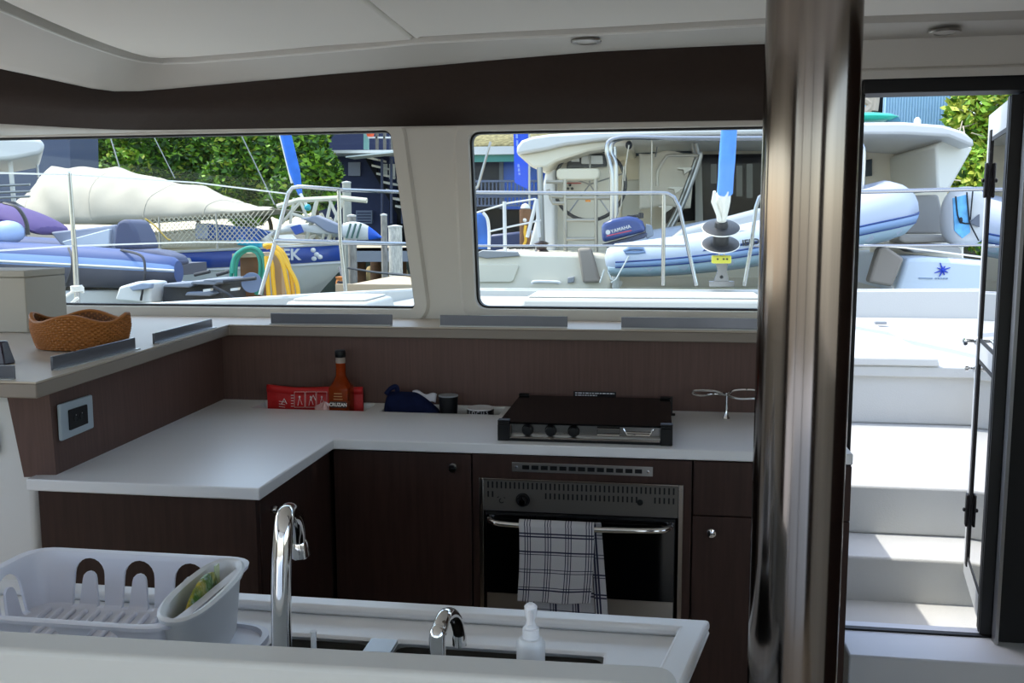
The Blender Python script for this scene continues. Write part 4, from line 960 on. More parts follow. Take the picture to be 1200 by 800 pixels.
# =================================================================== THE MARINA OUTSIDE
WZ = -.95
def ol(pts, Y): return [P(x, y, Y=Y) for x, y in pts]
def pz(pts, Y, d):
    o_ = ol(pts, Y); return MB().prism(o_, (0, d, 0))
def pth(pts, Y): return [P(x, y, Y=(q_[0] if q_ else Y)) for x, y, *q_ in pts]
watm = mat('harbour_water', '#1d3a3c', .08, noise=(1.5, .3), bump=(6, .25))
m = MB(); m.box(-60, 60, 3.0, 95, WZ-.1, WZ); struct(m.build('water', watm))
creamh = mat('cream_boat_gelcoat', '#e0d9c6', .35); whiteh = mat('white_boat_gelcoat', '#d0d0ce', .35); greyh = mat('pale_grey_hull', '#c9c9c4', .45)
hullblue = mat('hull_blue', '#24479a', .35); canvas = mat('white_tarpaulin', '#b3ab9b', .85, noise=(2, .07), bump=(4, .9)); teak = mat('weathered_teak', '#b9a78c', .8)
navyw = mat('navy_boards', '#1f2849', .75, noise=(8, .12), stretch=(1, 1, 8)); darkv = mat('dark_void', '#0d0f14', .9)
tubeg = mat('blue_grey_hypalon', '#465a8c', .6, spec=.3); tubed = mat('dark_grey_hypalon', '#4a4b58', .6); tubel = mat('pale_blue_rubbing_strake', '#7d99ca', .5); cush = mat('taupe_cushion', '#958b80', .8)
dnav = mat('navy_hypalon', '#23407e', .5); tubew = mat('pale_hypalon', '#b7c0cf', .5); steelg = mat('grey_steel_tube', '#9a9a98', .3, .8)
pile = mat('weathered_pile', '#9b948a', .9, noise=(6, .3), stretch=(4, 4, 1)); brownw = mat('brown_timber', '#6e4c31', .85, noise=(8, .25))
blackm = mat('black_tackle', '#191b20', .5)

# ------------------------------------------------ land and houses at the back
land = mat('shore_earth', '#4a4436', .95, noise=(2, .3))
m = MB(); m.box(-60, 60, 33, 95, WZ, .9); struct(m.build('ground_shore', land))
hs = thing('navy_house', 'dark navy boarded house with white floor edge behind the left window', 'house', (P(430, 250, Y=29).x, 31, .0))
HY_ = 29.0
pz([(366,152-80),(456,152-80),(456,290),(366,290)], HY_, 4).build('wall', navyw, hs)
m = pz([(362,176),(496,175.5),(496,179),(362,179.5)], HY_-1.4, 1.6); lab(m.build('floor_edge', whiteh, hs), 'white floor edge of the balcony')
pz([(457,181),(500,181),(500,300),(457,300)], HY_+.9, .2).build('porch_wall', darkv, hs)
pz([(426,150-60),(431,150-60),(431,175),(426,175)], HY_-1.3, .15).build('post', mat('teal_post', '#6f9a94', .6), hs)
for x in (440, 449, 458): pz([(x,140),(x+2.4,140),(x+2.4,176),(x,176)], HY_-1.3, .12).build('balcony_post', mat('grey_timber', '#6b665f', .8), hs)
pz([(431,160),(470,160),(470,162),(431,162)], HY_-1.3, .06).build('balcony_rail', whiteh, hs)
fr = pz([(384,188),(397.5,188),(397.5,208),(384,208)], HY_-.08, .07).build('window', whiteh, hs); m = MB()
for k in range(5): m.prism(ol([(385.5,190+k*3.6),(396,190+k*3.6),(396,191.8+k*3.6),(385.5,191.8+k*3.6)], HY_-.10), (0,.03,0))
m.build('louvre', navyw, fr)
fr = pz([(417,246.5),(436,246.5),(436,262),(417,262)], HY_-.12, .1).build('shutter', mat('slate_shutter', '#6d7588', .7), hs); m = MB()
for k in range(4): m.prism(ol([(418.5,249+k*3.3),(434.5,249+k*3.3),(434.5,250.2+k*3.3),(418.5,250.2+k*3.3)], HY_-.14), (0,.03,0))
m.build('slat', navyw, fr)
pz([(408,190),(422,190),(422,206),(408,206)], HY_-.08, .06).build('door_panel', mat('grey_panel', '#7d8190', .7), hs)
pz([(405,183),(470,176),(470,178),(405,184.5)], HY_-2.2, .8).build('awning', mat('pale_awning', '#c9d2d0', .7), hs)
# porch stuff: stair, rails, bright gaps
st2 = thing('stairway', 'dark open stairway with pale treads beside the navy house', 'stairs', (P(470, 230, Y=28).x, 28, -.0))
for k in range(7): pz([(430+k*5.5,183+k*9.5),(443+k*5.5,186+k*9.5),(443+k*5.5,188.5+k*9.5),(430+k*5.5,185.5+k*9.5)], 28, .9).build('tread', mat('pale_tread', '#cfcabd', .8), st2)
pz([(428,186),(433,184),(480,264),(475,268)], 28.9, .06).build('stringer', darkv, st2); 
for x in (446, 457, 470): pz([(x,186),(x+2.2,186),(x+2.2,262),(x,262)], 27.8, .1).build('porch_post', mat('blue_grey_post', '#3c4258', .7), st2)
for k in range(3):
    o = pz([(447+k*9,192),(454+k*9,192),(454+k*9,206+k*4),(447+k*9,206+k*4)], 28.975, .015).build('gap_light_panel', whiteh, st2)  # white panels stand in for daylight showing through the porch gaps
fl = MB(); fl.lathe([(.0005,-.10),(.10,-.08),(.12,.0),(.07,.05),(.05,.16),(.0005,.18)], P(434, 156.5, Y=27.4), 12); tag(fl.build('orange_float', mat('orange_float', '#e2552d', .5)), 'small orange float on the balcony rail of the navy house', 'float')
# dock below the house
dk = thing('dock', 'grey timber dock on piles behind the bow of the sailboat', 'dock', (P(450, 300, Y=22).x, 22, WZ))
m = pz([(380,291),(540,289),(540,306),(380,307)], 22, .25); m.build('dock_beam', mat('grey_beam', '#8b8d92', .8), dk)
a = P(380, 290, Y=22); b_ = P(540, 289, Y=22); m = MB(); m.box(a.x, b_.x, 22, 26.5, a.z-.08, a.z); m.build('decking', teak, dk)
for px in (420, 462, 500): q0 = P(px, 300, Y=22.5); m = MB(); m.lathe([(.16, WZ), (.15, q0.z)], (q0.x, 22.6, 0), 14); m.build('pile', brownw, dk)
for px in (440, 470, 510): q0 = P(px, 300, Y=26); m = MB(); m.lathe([(.16, WZ), (.15, q0.z)], (q0.x, 26, 0), 14); m.build('pile', brownw, dk)
ro = random.Random(5)
for k in range(6):
    c = P(421+k*14, 312, Y=29); m = MB(); m.ball((c.x, 28.3+ro.random()*.6, c.z-.25), (.14+.03*ro.random(), .2, .20+.08*ro.random()), 10, 6); tag(m.build('shore_rock', mat('tan_rock', '#b49a6b', .9, noise=(4, .3))), 'tan shore rock in the gap under the grey dock', 'rock', 'tan rocks under the dock')
m = MB(); c0 = P(380, 300, Y=29.9); m.box(c0.x-1, c0.x+6.5, 29.9, 30.2, WZ, c0.z+.5); struct(m.build('seawall', mat('seawall_stone', '#3b4239', .9, noise=(2, .4))))
# near wooden dock edge
dk = thing('dock', 'sunlit wooden dock edge just beyond the port bow rail', 'dock', (P(420, 336, Y=9).x, 9.5, WZ))
a = P(395, 336, Y=9); b_ = P(487, 335, Y=9); c_2 = P(430, 331, Y=10)
m = MB(); m.box(a.x, b_.x, 9, 11, a.z-.10, a.z); m.build('decking', teak, dk); m = MB(); m.box(a.x, b_.x, 8.95, 9.0, a.z-.32, a.z+.03); m.build('fascia', teak, dk)
for px in (420, 475): q0 = P(px, 338, Y=9.3); m = MB(); m.lathe([(.12, WZ-.05), (.12, a.z-.1)], (q0.x, 9.3, 0), 14); m.build('pile', brownw, dk)
DZ9 = a.z
# two white capped mooring piles and a grey one
for px0, px1, py, Yp, mm, lbl in ((446, 453.5, 251, 19, pile, 'tall weathered grey mooring pile behind the surfboard'), (455, 471, 264.5, 17, mat('white_flaked_pile', '#cfcabf', .9, noise=(9, .3), stretch=(5,5,1)), 'thick white flaked mooring pile left of the window pillar'), (401, 411, 213, 20, mat('grey_green_pile', '#a7a699', .9), 'tall pale square post in front of the navy house'), (407, 417, 252, 18.5, pile, 'short pale post behind the pulpit')):
    c = P((px0+px1)/2, py, Y=Yp); r = (P(px1, py, Y=Yp).x-P(px0, py, Y=Yp).x)/2
    t = thing('mooring_pile', lbl, 'pile', (c.x, Yp, WZ))
    MB().lathe([(r, WZ-.0), (r*.97, c.z-.03)], (c.x, Yp, 0), 14).build('timber', mm, t); MB().lathe([(r*1.04, c.z-.03), (r*1.04, c.z), (.0005, c.z+.02)], (c.x, Yp, 0), 14).build('cap', mat('pile_cap', '#cfccc4', .8), t)

# dark buildings at far left
m = pz([(-140,100),(80,100),(84,260),(-140,260)], 27, 1.5); tag(m.build('grey_building', mat('blue_grey_render', '#50586e', .8)), 'plain blue grey building at the far left behind the covered sailboat', 'building')
# blue building in the right window
bb = thing('blue_building', 'bright blue building with dark porch and railings behind the catamaran', 'building', (P(610, 250, Y=27).x, 29, .0))
bluew = mat('bright_blue_boards', '#1f5bc0', .6)
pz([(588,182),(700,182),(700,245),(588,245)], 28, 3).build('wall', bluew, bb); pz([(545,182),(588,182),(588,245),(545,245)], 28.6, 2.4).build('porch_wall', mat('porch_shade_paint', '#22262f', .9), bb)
pz([(585,182),(589.5,182),(589.5,245),(585,245)], 27.9, .12).build('door_post', mat('grey_door_post', '#5d6470', .8), bb)
A_ = ol([(542,172),(690,170)], 26.8); m = MB(); m.prism([A_[0], A_[1], A_[1]+Vector((0,0,-.22)), A_[0]+Vector((0,0,-.22))], (0,.15,0)); lab(m.build('gutter', whiteh, bb), 'pale gutter')
m = MB(); m.prism([A_[0]+Vector((0,.16,-.22)), A_[1]+Vector((0,.16,-.22)), A_[1]+Vector((0,.16,-.42)), A_[0]+Vector((0,.16,-.42))], (0,.1,0)); lab(m.build('eave_board', mat('teal_eave', '#4f8f86', .7), bb), 'teal eave board')
B__ = ol([(542,140),(690,138)], 30.5); m = MB(); m.loft([[A_[0], A_[1]], [B__[0], B__[1]]], closed=False); m.build('roof', mat('dry_leaf_roof', '#8f855f', .95, noise=(9, .5), bump=(20, 1)), bb, solid=.1)
for y0, y1 in ((213, 228), (231, 240)):
    for k in range(26):
        x = 550+k*4.4; pz([(x,y0),(x+1.5,y0),(x+1.5,y1),(x,y1)], 26.6, .05).build('baluster', mat('slate_rail', '#53607a', .7) if k == 0 and y0 == 213 else bpy.data.materials['slate_rail'], bb)
    pz([(545,y0-2),(690,y0-2.5),(690,y0),(545,y0+.5)], 26.55, .12).build('hand_rail', bpy.data.materials['slate_rail'], bb)
    pz([(545,y1),(690,y1),(690,y1+1.6),(545,y1+1.6)], 26.55, .12).build('bottom_rail', bpy.data.materials['slate_rail'], bb)
pz([(545,242),(700,242),(700,300),(545,300)], 29, .3).build('undercroft_shade', darkv, bb)  # near black sheet stands in for the shade under the building
fg = thing('blue_banner', 'tall blue feather banner with pale lettering beside the hardtop', 'flag', P(612, 240, Y=25))
m = MB(); F_ = ol([(601,120),(619,120),(619,222),(603,214)], 25); m.prism(F_, (0,.02,0)); m.build('banner_cloth', mat('banner_blue', '#2a57d8', .7), fg)
m = MB()
for x0_, y0_, y1_ in ((604.5,157,162),(605,164,171),(606.5,192,196),(607,197,201),(607.5,202,205)): m.prism(ol([(x0_,y0_),(x0_+2.2,y0_+.4),(x0_+2.4,y1_),(x0_,y1_)], 24.97), (0,.02,0))
m.build('banner_lettering', mat('faint_lettering', '#8fa6ee', .7), fg)
q0 = P(620, 110, Y=25); MB().tube([(q0.x, 25, .9), (q0.x, 25, q0.z)], .03, 8).build('pole', steelg, fg)
# shed and roof at right
sh = thing('corrugated_shed', 'pale blue corrugated shed seen above the catamaran hardtop', 'shed', (P(1060, 200, Y=26).x, 27, .0))
corr = mat('corrugated_blue', '#93b6c8', .6, 0)
a = P(1038, 60, Y=26); b_ = P(1128, 250, Y=26); m = MB(); N = 120; top_ = []; bot_ = []
for i in range(N+1):
    x = a.x+(b_.x-a.x)*i/N; y = 26+.03*sin(i*pi/2); top_.append(Vector((x, y, a.z+1))); bot_.append(Vector((x, y, -.5)))
m.loft([top_, bot_], closed=False); m.build('corrugated_wall', corr, sh, solid=.02)
pz([(960,60),(1038,60),(1038,250),(960,250)], 26.6, .2).build('opening_shade', darkv, sh); pz([(960,60),(1018,60),(1018,250),(960,250)], 26.2, .2).build('side_wall', corr, sh)  # the near black sheet stands in for shade inside the shed opening
br_ = MB()
for pts in ([(1008,134),(1018,128),(1021,118),(1016,108),(1022,96)], [(1021,122),(1012,116),(1004,118)], [(1024,130),(1026,112),(1023,100)]): br_.tube(bez(pth(pts, 22), 5), .09, 8)
tag(br_.build('bare_branch', mat('pale_bark', '#b7ab98', .9)), 'pale bare branch beside the corrugated shed', 'branch')

# ------------------------------------------------ trees
leafs = [mat('leaf_bright', '#7fa828', .6), mat('leaf_mid', '#4f7a22', .6), mat('leaf_deep', '#2c4a1a', .65), mat('leaf_yellow', '#a9b33e', .6)]
for lm in leafs:
    b0_ = lm.node_tree.nodes['Principled BSDF']; b0_.inputs['Transmission Weight'].default_value = 0
bark = mat('tree_bark', '#6a5a48', .9)
def tree(label, blobs, Y, base, n, size, wts, seed, name='leafy_tree', group=None):
    rd = random.Random(seed); cs = [(P(x, y, Y=Y+dy), r*Y/FP) for x, y, r, dy in blobs]
    bx_ = P(base, 264, Y=Y).x; t = thing(name, label, 'tree', (bx_, Y+1.0, .9 if Y > 32 else .0), group)
    m = MB(); tot = sum(r*r for _, r in cs)
    for c, r in cs:
        for _ in range(int(n*r*r/tot)):
            while True:
                d = Vector((rd.uniform(-1,1), rd.uniform(-1,1), rd.uniform(-1,1)))
                if .05 < d.length < 1: break
            d = d.normalized()*(.55+.5*rd.random()**.6)
            # clumped shell
            p = c+Vector((d.x*r, d.y*r, d.z*r*.85))
            a = Vector((rd.gauss(0,1), rd.gauss(0,1), rd.gauss(0,.6))).normalized(); b = a.cross(Vector((rd.gauss(0,1), rd.gauss(0,1), rd.gauss(0,1)))).normalized()
            s = size*rd.uniform(.6, 1.3); w = rd.choices(range(4), wts)[0]; m.cm = w
            m.add([p-a*s, p+b*s*.45, p+a*s, p-b*s*.45], [(0,1,2,3)])
    m.build('foliage', leafs, t, smooth=0, fix=False)
    m = MB(); r0 = max(r for _, r in cs)*.10
    o0 = t.location; top_ = sum((c for c, _ in cs), Vector())/len(cs)
    m.tube(bez([Vector((bx_, Y+1, o0.z-.3)), Vector((bx_+.1, Y+1, (o0.z+top_.z)/2)), top_], 4), [r0*(1-.07*i) for i in range(9)], 8)
    for c, r in cs: m.tube([top_-(top_-o0)*.35, c], [r0*.4, r0*.15], 6)
    m.build('trunk', bark, t)
    return t
tree('bright leafy tree over the left part of the white tarpaulin', [(100,175,30,0),(130,165,34,.5),(118,205,28,0),(150,200,30,-.5),(90,215,22,0)], 33, 120, 13000, .15, (4,3,1,2), 1, group='trees along the shore')
tree('dark leafy tree in the middle behind the white tarpaulin', [(190,165,36,0),(215,195,34,0),(180,205,30,-.5),(245,170,34,.5),(240,215,28,0)], 33.5, 215, 14000, .15, (2,4,3,.6), 2, group='trees along the shore')
tree('tall green tree left of the blue sail bag', [(285,165,38,0),(310,200,36,0),(270,210,32,-.5),(330,230,30,0),(290,245,26,0)], 30, 300, 15000, .14, (3,4,3,.8), 3, group='trees along the shore')
tree('green tree touching the navy house', [(350,170,34,0),(368,200,32,0),(345,225,30,-.5),(375,225,22,0),(360,150,30,.5)], 26, 355, 12000, .13, (3,4,3,.6), 4, group='trees along the shore')
tree('pale green tree beside the open door leaf', [(1150,130,36,0),(1180,170,44,0),(1150,205,34,-.5),(1195,230,50,0),(1170,265,40,0),(1210,120,40,0),(1130,250,28,0)], 24, 1175, 14000, .12, (5,2,.6,5), 5, group='trees along the shore')
tree('dark tree far right behind the door glass', [(1240,150,60,0),(1270,220,60,0),(1230,280,40,0)], 27.5, 1250, 6000, .18, (1,3,4,.5), 6, group='trees along the shore')
m = MB(); rd = random.Random(9)
for k in range(30):
    x, y = rd.uniform(1120, 1190), rd.uniform(120, 290); q0 = P(x, y, Y=22.9+rd.random()); q1 = q0+Vector((rd.uniform(-.5,.5), .2, rd.uniform(-.15,.3))); m.tube([q0, q1], .014, 4)
o = m.build('twigs', mat('pale_twig', '#b9ad97', .9), bpy.data.objects['leafy_tree.004'], smooth=0)

# ------------------------------------------------ covered sailboat
SY = 15.0
sb_ = thing('sailboat', 'white sailboat with blue stripe under a white tarpaulin outside the left window', 'boat', (P(230, 300, Y=SY).x, SY+1.2, WZ))
def sy(px): return SY+.0
# hull: sections along X from stern (left) to bow (right)
def hullsec(px, top, half, flare, zb):
    c = P(px, top, Y=SY+1.3); x = c.x; z = c.z
    return [Vector((x, SY+1.3-half, z)), Vector((x+flare*.0, SY+1.3-half*.96, z-.45)), Vector((x-flare, SY+1.3-half*.75, z-1.2)), Vector((x-flare*1.6, SY+1.3-half*.2, WZ-.1)),
            Vector((x-flare*1.6, SY+1.3+half*.2, WZ-.1)), Vector((x-flare, SY+1.3+half*.75, z-1.2)), Vector((x, SY+1.3+half*.96, z-.45)), Vector((x, SY+1.3+half, z))]
hs_ = [hullsec(-40, 296, 1.1, 0, 0), hullsec(60, 296, 1.3, 0, 0), hullsec(160, 293.5, 1.3, .0, 0), hullsec(250, 291, 1.2, .1, 0), hullsec(320, 288, .95, .3, 0), hullsec(370, 285.5, .55, .6, 0), hullsec(402, 284, .06, 1.1, 0)]
hl = MB().loft(hs_).build('hull', greyh, sb_, smooth=50)
# blue sheer stripe lies on the near side of the hull
def side(k, f0): a = hs_[k][0]; b = hs_[k][1]; return a+(b-a)*f0+Vector((0,-.012,0))
m = MB(); m.loft([[side(k, .10) for k in range(7)], [side(k, .72) for k in range(7)]], closed=False); m.build('sheer_stripe', hullblue, hl, solid=.006)
m = MB()
for f0 in (.05, .80): m.tube([side(k, f0) for k in range(7)], .022, 6)
m.build('white_band', whiteh, hl)
c = P(344.5, 298.5, Y=SY+.62); textmesh('bow_name', 'EK', .27, facing(Vector((c.x, c.y-.12, c.z)), (1,.22,0), (0,0,1), .0), whiteh, hl, .01, .006)
for px, py in ((367,293),(371,298),(375,301),(368,303)): MB().ball(P(px, py, Y=SY+.55), (.05,.02,.04), 8, 5).build('painted_mark', whiteh, hl)
pz([(212,302),(220,302),(222,305),(222,309),(219,312),(211,312)], SY-.05, .08).build('hull_port', whiteh, hl, bevel=.01)
dkm = MB(); dkm.loft([[s[0]+Vector((0,0,.005)) for s in hs_], [s[7]+Vector((0,0,.005)) for s in hs_]], closed=False); dkm.build('deck', mat('tan_deck', '#cdc0a2', .8), sb_, solid=.02)
# cabin trunk, toe rail box with blue panel
a = ol([(120,293),(320,290),(300,270),(225,268),(140,275)], SY+.55); MB().prism(a, (0,1.5,0)).build('cabin_trunk', creamh, sb_, bevel=.05)
o = pz([(229,262),(241,261.5),(300,267),(315,272),(300,283),(229,280)], SY+.35, .1).build('blue_dodger', mat('blue_cloth', '#2f62b8', .8, noise=(6, .5), bump=(10, .8)), sb_)
pz([(229,262),(243,261.5),(243,279),(229,279.5)], SY+.30, .04).build('pale_panel', mat('pale_blue_panel', '#b3bcd6', .6), sb_, bevel=.01)
pz([(276,280),(305,283),(305,290),(277,287)], SY+.28, .1).build('turquoise_tub', mat('turquoise', '#25b8d8', .5), sb_, bevel=.02)
# tarpaulin: ridge over poles
ridge = [(22,246),(45,215),(62,196),(100,193.5),(140,196.5),(190,207),(240,219),(290,236),(322,244)]
near = [(22,258),(50,262),(80,263),(110,263),(140,260),(190,257),(240,253),(290,248),(322,246)]
R__ = [P(x, y, Y=SY+1.5) for x, y in ridge]; N_ = [P(x, y, Y=SY-.1) for x, y in near]; Fa = [Vector((p.x, SY+3.0, q.z)) for p, q in zip(R__, N_)]
def tarpf(u, v):
    i = min(int(u*8), 7); t = u*8-i; r_ = R__[i].lerp(R__[i+1], t); n_2 = N_[i].lerp(N_[i+1], t); f_ = Fa[i].lerp(Fa[i+1], t)
    s = v*2
    p = n_2.lerp(r_, sin(s*pi/2) if s < 1 else 1) if s < 1 else r_.lerp(f_, 1-cos((s-1)*pi/2))
    if s < 1: p = Vector((n_2.x+(r_.x-n_2.x)*s, n_2.y+(r_.y-n_2.y)*(1-cos(s*pi/2)*1), n_2.z+(r_.z-n_2.z)*sin(s*pi/2)))
    sag = sin(t*pi)*.05*((u*8) % 2 > -1); return p+Vector((0, .05*sin(u*37+v*9)*sin(v*pi)+.03*sin(u*61-v*22)*sin(v*pi), -.05*abs(sin(u*8*pi/2))*sin(v*pi)+.016*sin(u*50+v*17)*sin(v*pi)))
m = MB(); m.grid(tarpf, 80, 24); m.build('tarpaulin', canvas, sb_, solid=.01)
m = MB()
for i in (.5, 3, 4.6, 6): m.tube([Vector(tarpf(i/8+.012*k, .02+.46*k/12))+Vector((0,-.004,.003)) for k in range(13)], .010, 6)
m.build('tarp_seam', canvas, sb_)
# netting on lifelines
nt = MB(); nA = P(150, 262, Y=SY-.15); x0 = nA.x; x1 = P(325, 262, Y=SY-.15).x; zb0 = P(150, 290, Y=SY-.15).z; zb1 = P(325, 284, Y=SY-.15).z; zt0 = P(150, 258, Y=SY-.15).z; zt1 = P(325, 246, Y=SY-.15).z
stp = .085
def zbt(x, top_): u = (x-x0)/(x1-x0); return (zt0+(zt1-zt0)*u) if top_ else (zb0+(zb1-zb0)*u)
nn_ = int((x1-x0)/stp)
for i in range(-4, nn_+1):
    for sgn in (1, -1):
        xa = x0+i*stp if sgn > 0 else x0+i*stp+.42; pa = Vector((xa, SY-.15, zbt(xa, 0))); xb = xa+sgn*(zbt(xa, 1)-zbt(xa, 0))*.95; pb = Vector((xb, SY-.15, zbt(xb, 1)))
        if x0-.1 < xa < x1 and x0-.1 < xb < x1+.02: nt.tube([pa, pb], .0075, 3, caps=False)
nt.build('lifeline_netting', mat('net_cord', '#d9d2bd', .9), sb_, smooth=0)
for px, t_y in ((188, 254), (255, 250)): MB().tube(pth([(px, 293), (px-2, t_y)], SY-.17), .018, 8).build('stanchion', steelg, sb_)
MB().tube(bez(pth([(170,256),(182,265),(195,279),(200,281)], SY-.25), 4), .012, 6).build('yellow_rope', mat('yellow_rope', '#c9a94e', .9), sb_)
# bow pulpit in white tube, rolled gear
pm = MB()
pul = mat('pulpit_white', '#cfc9b6', .5)
for pts, r in (([(325,242),(350,234.5),(400,232),(430,235)], .045), ([(330,262),(352,236)], .03), ([(345,232),(340,262)], .03), ([(372,233),(358,285)], .04), ([(352,236),(362,260)], .03), ([(385,232),(402,270)], .03), ([(402,234),(384,283)], .035), ([(378,280),(388,236)], .03), ([(340,250),(382,262)], .03)):
    MB().tube(pth(pts, SY-.1+.9), r, 8).build('pulpit_tube', pul, sb_)
o = MB().ball(P(360.5, 243, Y=SY+.6), (.06,.06,.06), 12, 8).build('bow_light', mat('teal_light', '#189aa8', .3), sb_)
m = MB(); rd = random.Random(4)
for k in range(26):
    x, y = rd.uniform(362, 392), rd.uniform(252, 278); m.tube(bez(pth([(x,y),(x+rd.uniform(-6,6),y+rd.uniform(-8,2)),(x+rd.uniform(-8,8),y+rd.uniform(-2,10))], SY+.75+rd.random()*.3), 4), .02, 5)
m.build('rope_heap', mat('pale_rope_heap', '#c9c2ae', .9), sb_)
m = MB(); m.loft([[P(x, y+dy, Y=SY+1.0+d) for dy, d in ((-h_, 0), (-h_*.6, -.28), (h_*.6, -.28), (h_, 0), (h_*.6, .2), (-h_*.6, .2))] for x, y, h_ in ((318,276,2),(326,270,6),(345,267,8),(365,268,9),(385,270,9),(398,272,7),(405,276,2))]); m.build('rolled_dinghy', mat('white_rolled_dinghy', '#e3e2de', .6, bump=(12,.4)), sb_, sub=1)
pz([(340,266),(350,263),(354,272),(346,275)], SY+.55, .1).build('blue_patch', mat('blue_patch', '#3358b0', .7), sb_)
pz([(350,256),(372,252),(400,264),(402,276),(382,272),(368,262)], SY+.6, .12).build('grey_awning_roll', mat('grey_awning', '#8e93a3', .8), sb_, bevel=.03)
# blue furled sail and stays of that boat
L = [P(318+(352-318)*i/10, 90+(228-90)*i/10, Y=SY+1.3) for i in range(11)]
MB().tube(L, [.10]*9+[.07, .04], 12).build('furled_blue_sail', mat('sail_cover_blue', '#2f6fd0', .8, noise=(6,.15)), sb_)
L2 = [p+Vector((-.10,.02,0)) for p in L]; MB().tube(L2[:10], .035, 8).build('sail_luff', sailw, sb_)
MB().tube(pth([(352,227),(362,246)], SY+1.0), .03, 8).build('furler_line', sailw, sb_)
MB().tube(pth([(250,90),(322,240)], SY+.9), .011, 6).build('stay', steelg, sb_); MB().tube(pth([(120,130),(140,196)], SY+1.4), .012, 6).build('stay', steelg, sb_); MB().tube(pth([(160,120),(205,209)], SY+1.4), .008, 6).build('stay', steelg, sb_)
o = thing('surfboard', 'white surfboard with blue tip lying on the sailboat bow', 'surfboard', P(425, 280, Y=SY+.4))
def sbw(u): return max(.02, (sin(pi*min(u*.5+.32+.18*u, 1)))**.7)
A_ = P(402, 270, Y=SY+.3); B_2 = P(447, 278, Y=SY+.3); rg = []
for i in range(13):
    u = i/12; c = A_.lerp(B_2, u)+Vector((0,0,.04*sin(pi*u))); h_ = .15*max(.06, sin(pi*(.25+.75*u)))**.8
    rg.append([c+Vector((0, .035*cos(a)+.08*sin(a)*h_, h_*sin(a))) for a in [2*pi*k/12 for k in range(12)]])
MB().loft(rg[:9]).build('board', whiteh, o); MB().loft(rg[8:]).build('blue_tip', mat('board_blue', '#1f58c4', .4), o)
A_ = P(420, 269, Y=SY+.2); m = MB()
for x in (406, 412, 418): m.tube(pth([(x,279),(x+5,262)], SY+.15), .02, 6)
m.build('board_straps', mat('green_strap', '#4f6d66', .8), o)

# ------------------------------------------------ grey inflatable on a pale hull at left
RY = 8.0
rb_ = thing('inflatable_boat', 'blue grey inflatable boat with purple cover on a pale hull at left', 'boat', (P(90, 320, Y=RY).x, RY+.7, P(90, 336, Y=RY).z))
cl_ = [(-110,302,27),(-30,306,27),(40,309.5,27),(110,313,26),(150,315,24.5),(185,317,20),(204,318,18),(209.5,318.5,14)]
def sect(px, py, r, Y, d): 
    c = P(px, py, Y=Y); R = r*Y/FP; return [c+Vector((0, R*.85*cos(2*pi*k/24)*d, R*sin(2*pi*k/24))) for k in range(24)]
def tubeby(cl, Y, d=-1):
    m = MB(); rings = [sect(x, y, r, Y, d) for x, y, r in cl]
    n = 24; o_ = len(m.v); m.v += [v for r in rings for v in r]
    for k in range(len(rings)-1):
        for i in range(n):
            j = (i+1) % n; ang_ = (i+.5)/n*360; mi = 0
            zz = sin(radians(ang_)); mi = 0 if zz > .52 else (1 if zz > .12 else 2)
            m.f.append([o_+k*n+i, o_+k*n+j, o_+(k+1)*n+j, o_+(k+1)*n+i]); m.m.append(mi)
    m.f.append(list(range(o_, o_+n))); m.m.append(0); m.f.append(list(range(o_+(len(rings)-1)*n, o_+len(rings)*n))); m.m.append(0)
    return m
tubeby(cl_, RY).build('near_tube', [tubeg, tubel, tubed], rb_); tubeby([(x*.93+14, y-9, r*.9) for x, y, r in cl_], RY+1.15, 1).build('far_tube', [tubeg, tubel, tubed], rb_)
m = MB(); m.tube([P(x, y-r*.06, Y=RY-.008-r*.85*RY/FP) for x, y, r in cl_[:-1]], .010, 8); m.build('white_strake', whiteh, rb_)
m = MB(); m.box(P(-110,300,Y=RY).x, P(175,300,Y=RY).x, RY+.05, RY+1.1, P(90,326,Y=RY).z, P(90,312,Y=RY).z); m.build('floor', tubed, rb_)
seatm = mat('grey_seat', '#8d93a3', .7); navs = mat('slate_seat', '#454d69', .7)
pz([(58,272),(135,263),(140,292),(75,292)], RY+.55, .5).build('seat_bench', seatm, rb_, bevel=.02); pz([(72,283),(128,268),(128,289),(80,292)], RY+.50, .06).build('pale_panel', mat('pale_grey_panel', '#c3cad2', .6), rb_, bevel=.01)
pz([(133,292),(134,266),(138,259),(145,257),(152,259),(160,272),(166,292)], RY+.45, .35).build('console_cover', navs, rb_, bevel=.03)
pz([(165,302),(166,292),(183,294),(200,300),(206,310),(196,312)], RY+.0, .3).build('bow_bag', navs, rb_, bevel=.03)
m = MB(); pcs = [(-60,252,20),(-20,250,17),(10,252,16),(30,257,14),(48,264,12),(64,272,6)]
m.loft([[P(x, y, Y=RY+.6)+Vector((.02*sin(3*k), .35*cos(2*pi*k/14), r*RY/FP*sin(2*pi*k/14))) for k in range(14)] for x, y, r in pcs]); m.build('purple_cover', mat('purple_canvas', '#54427c', .8, bump=(9, .5)), rb_, sub=1)
MB().tube(bez(pth([(5,238),(20,243),(30,258),(33,275)], RY+.2), 4), .03, 8, flat=.4).build('black_band', blackm, rb_)
m = MB(); m.ball(P(10, 272, Y=RY+.15), (.16,.12,.11), 16, 10); m.build('pale_fender', mat('pale_blue_fender', '#a9bfe6', .5), rb_)
strap = mat('black_strap', '#4a4a50', .8)
MB().tube(bez([P(142,293,Y=RY-.05), P(160,297,Y=RY-.17), P(168,303,Y=RY-.205), P(170,318,Y=RY-.21), P(168,336,Y=RY-.10)], 4), .012, 6).build('strap', strap, rb_)
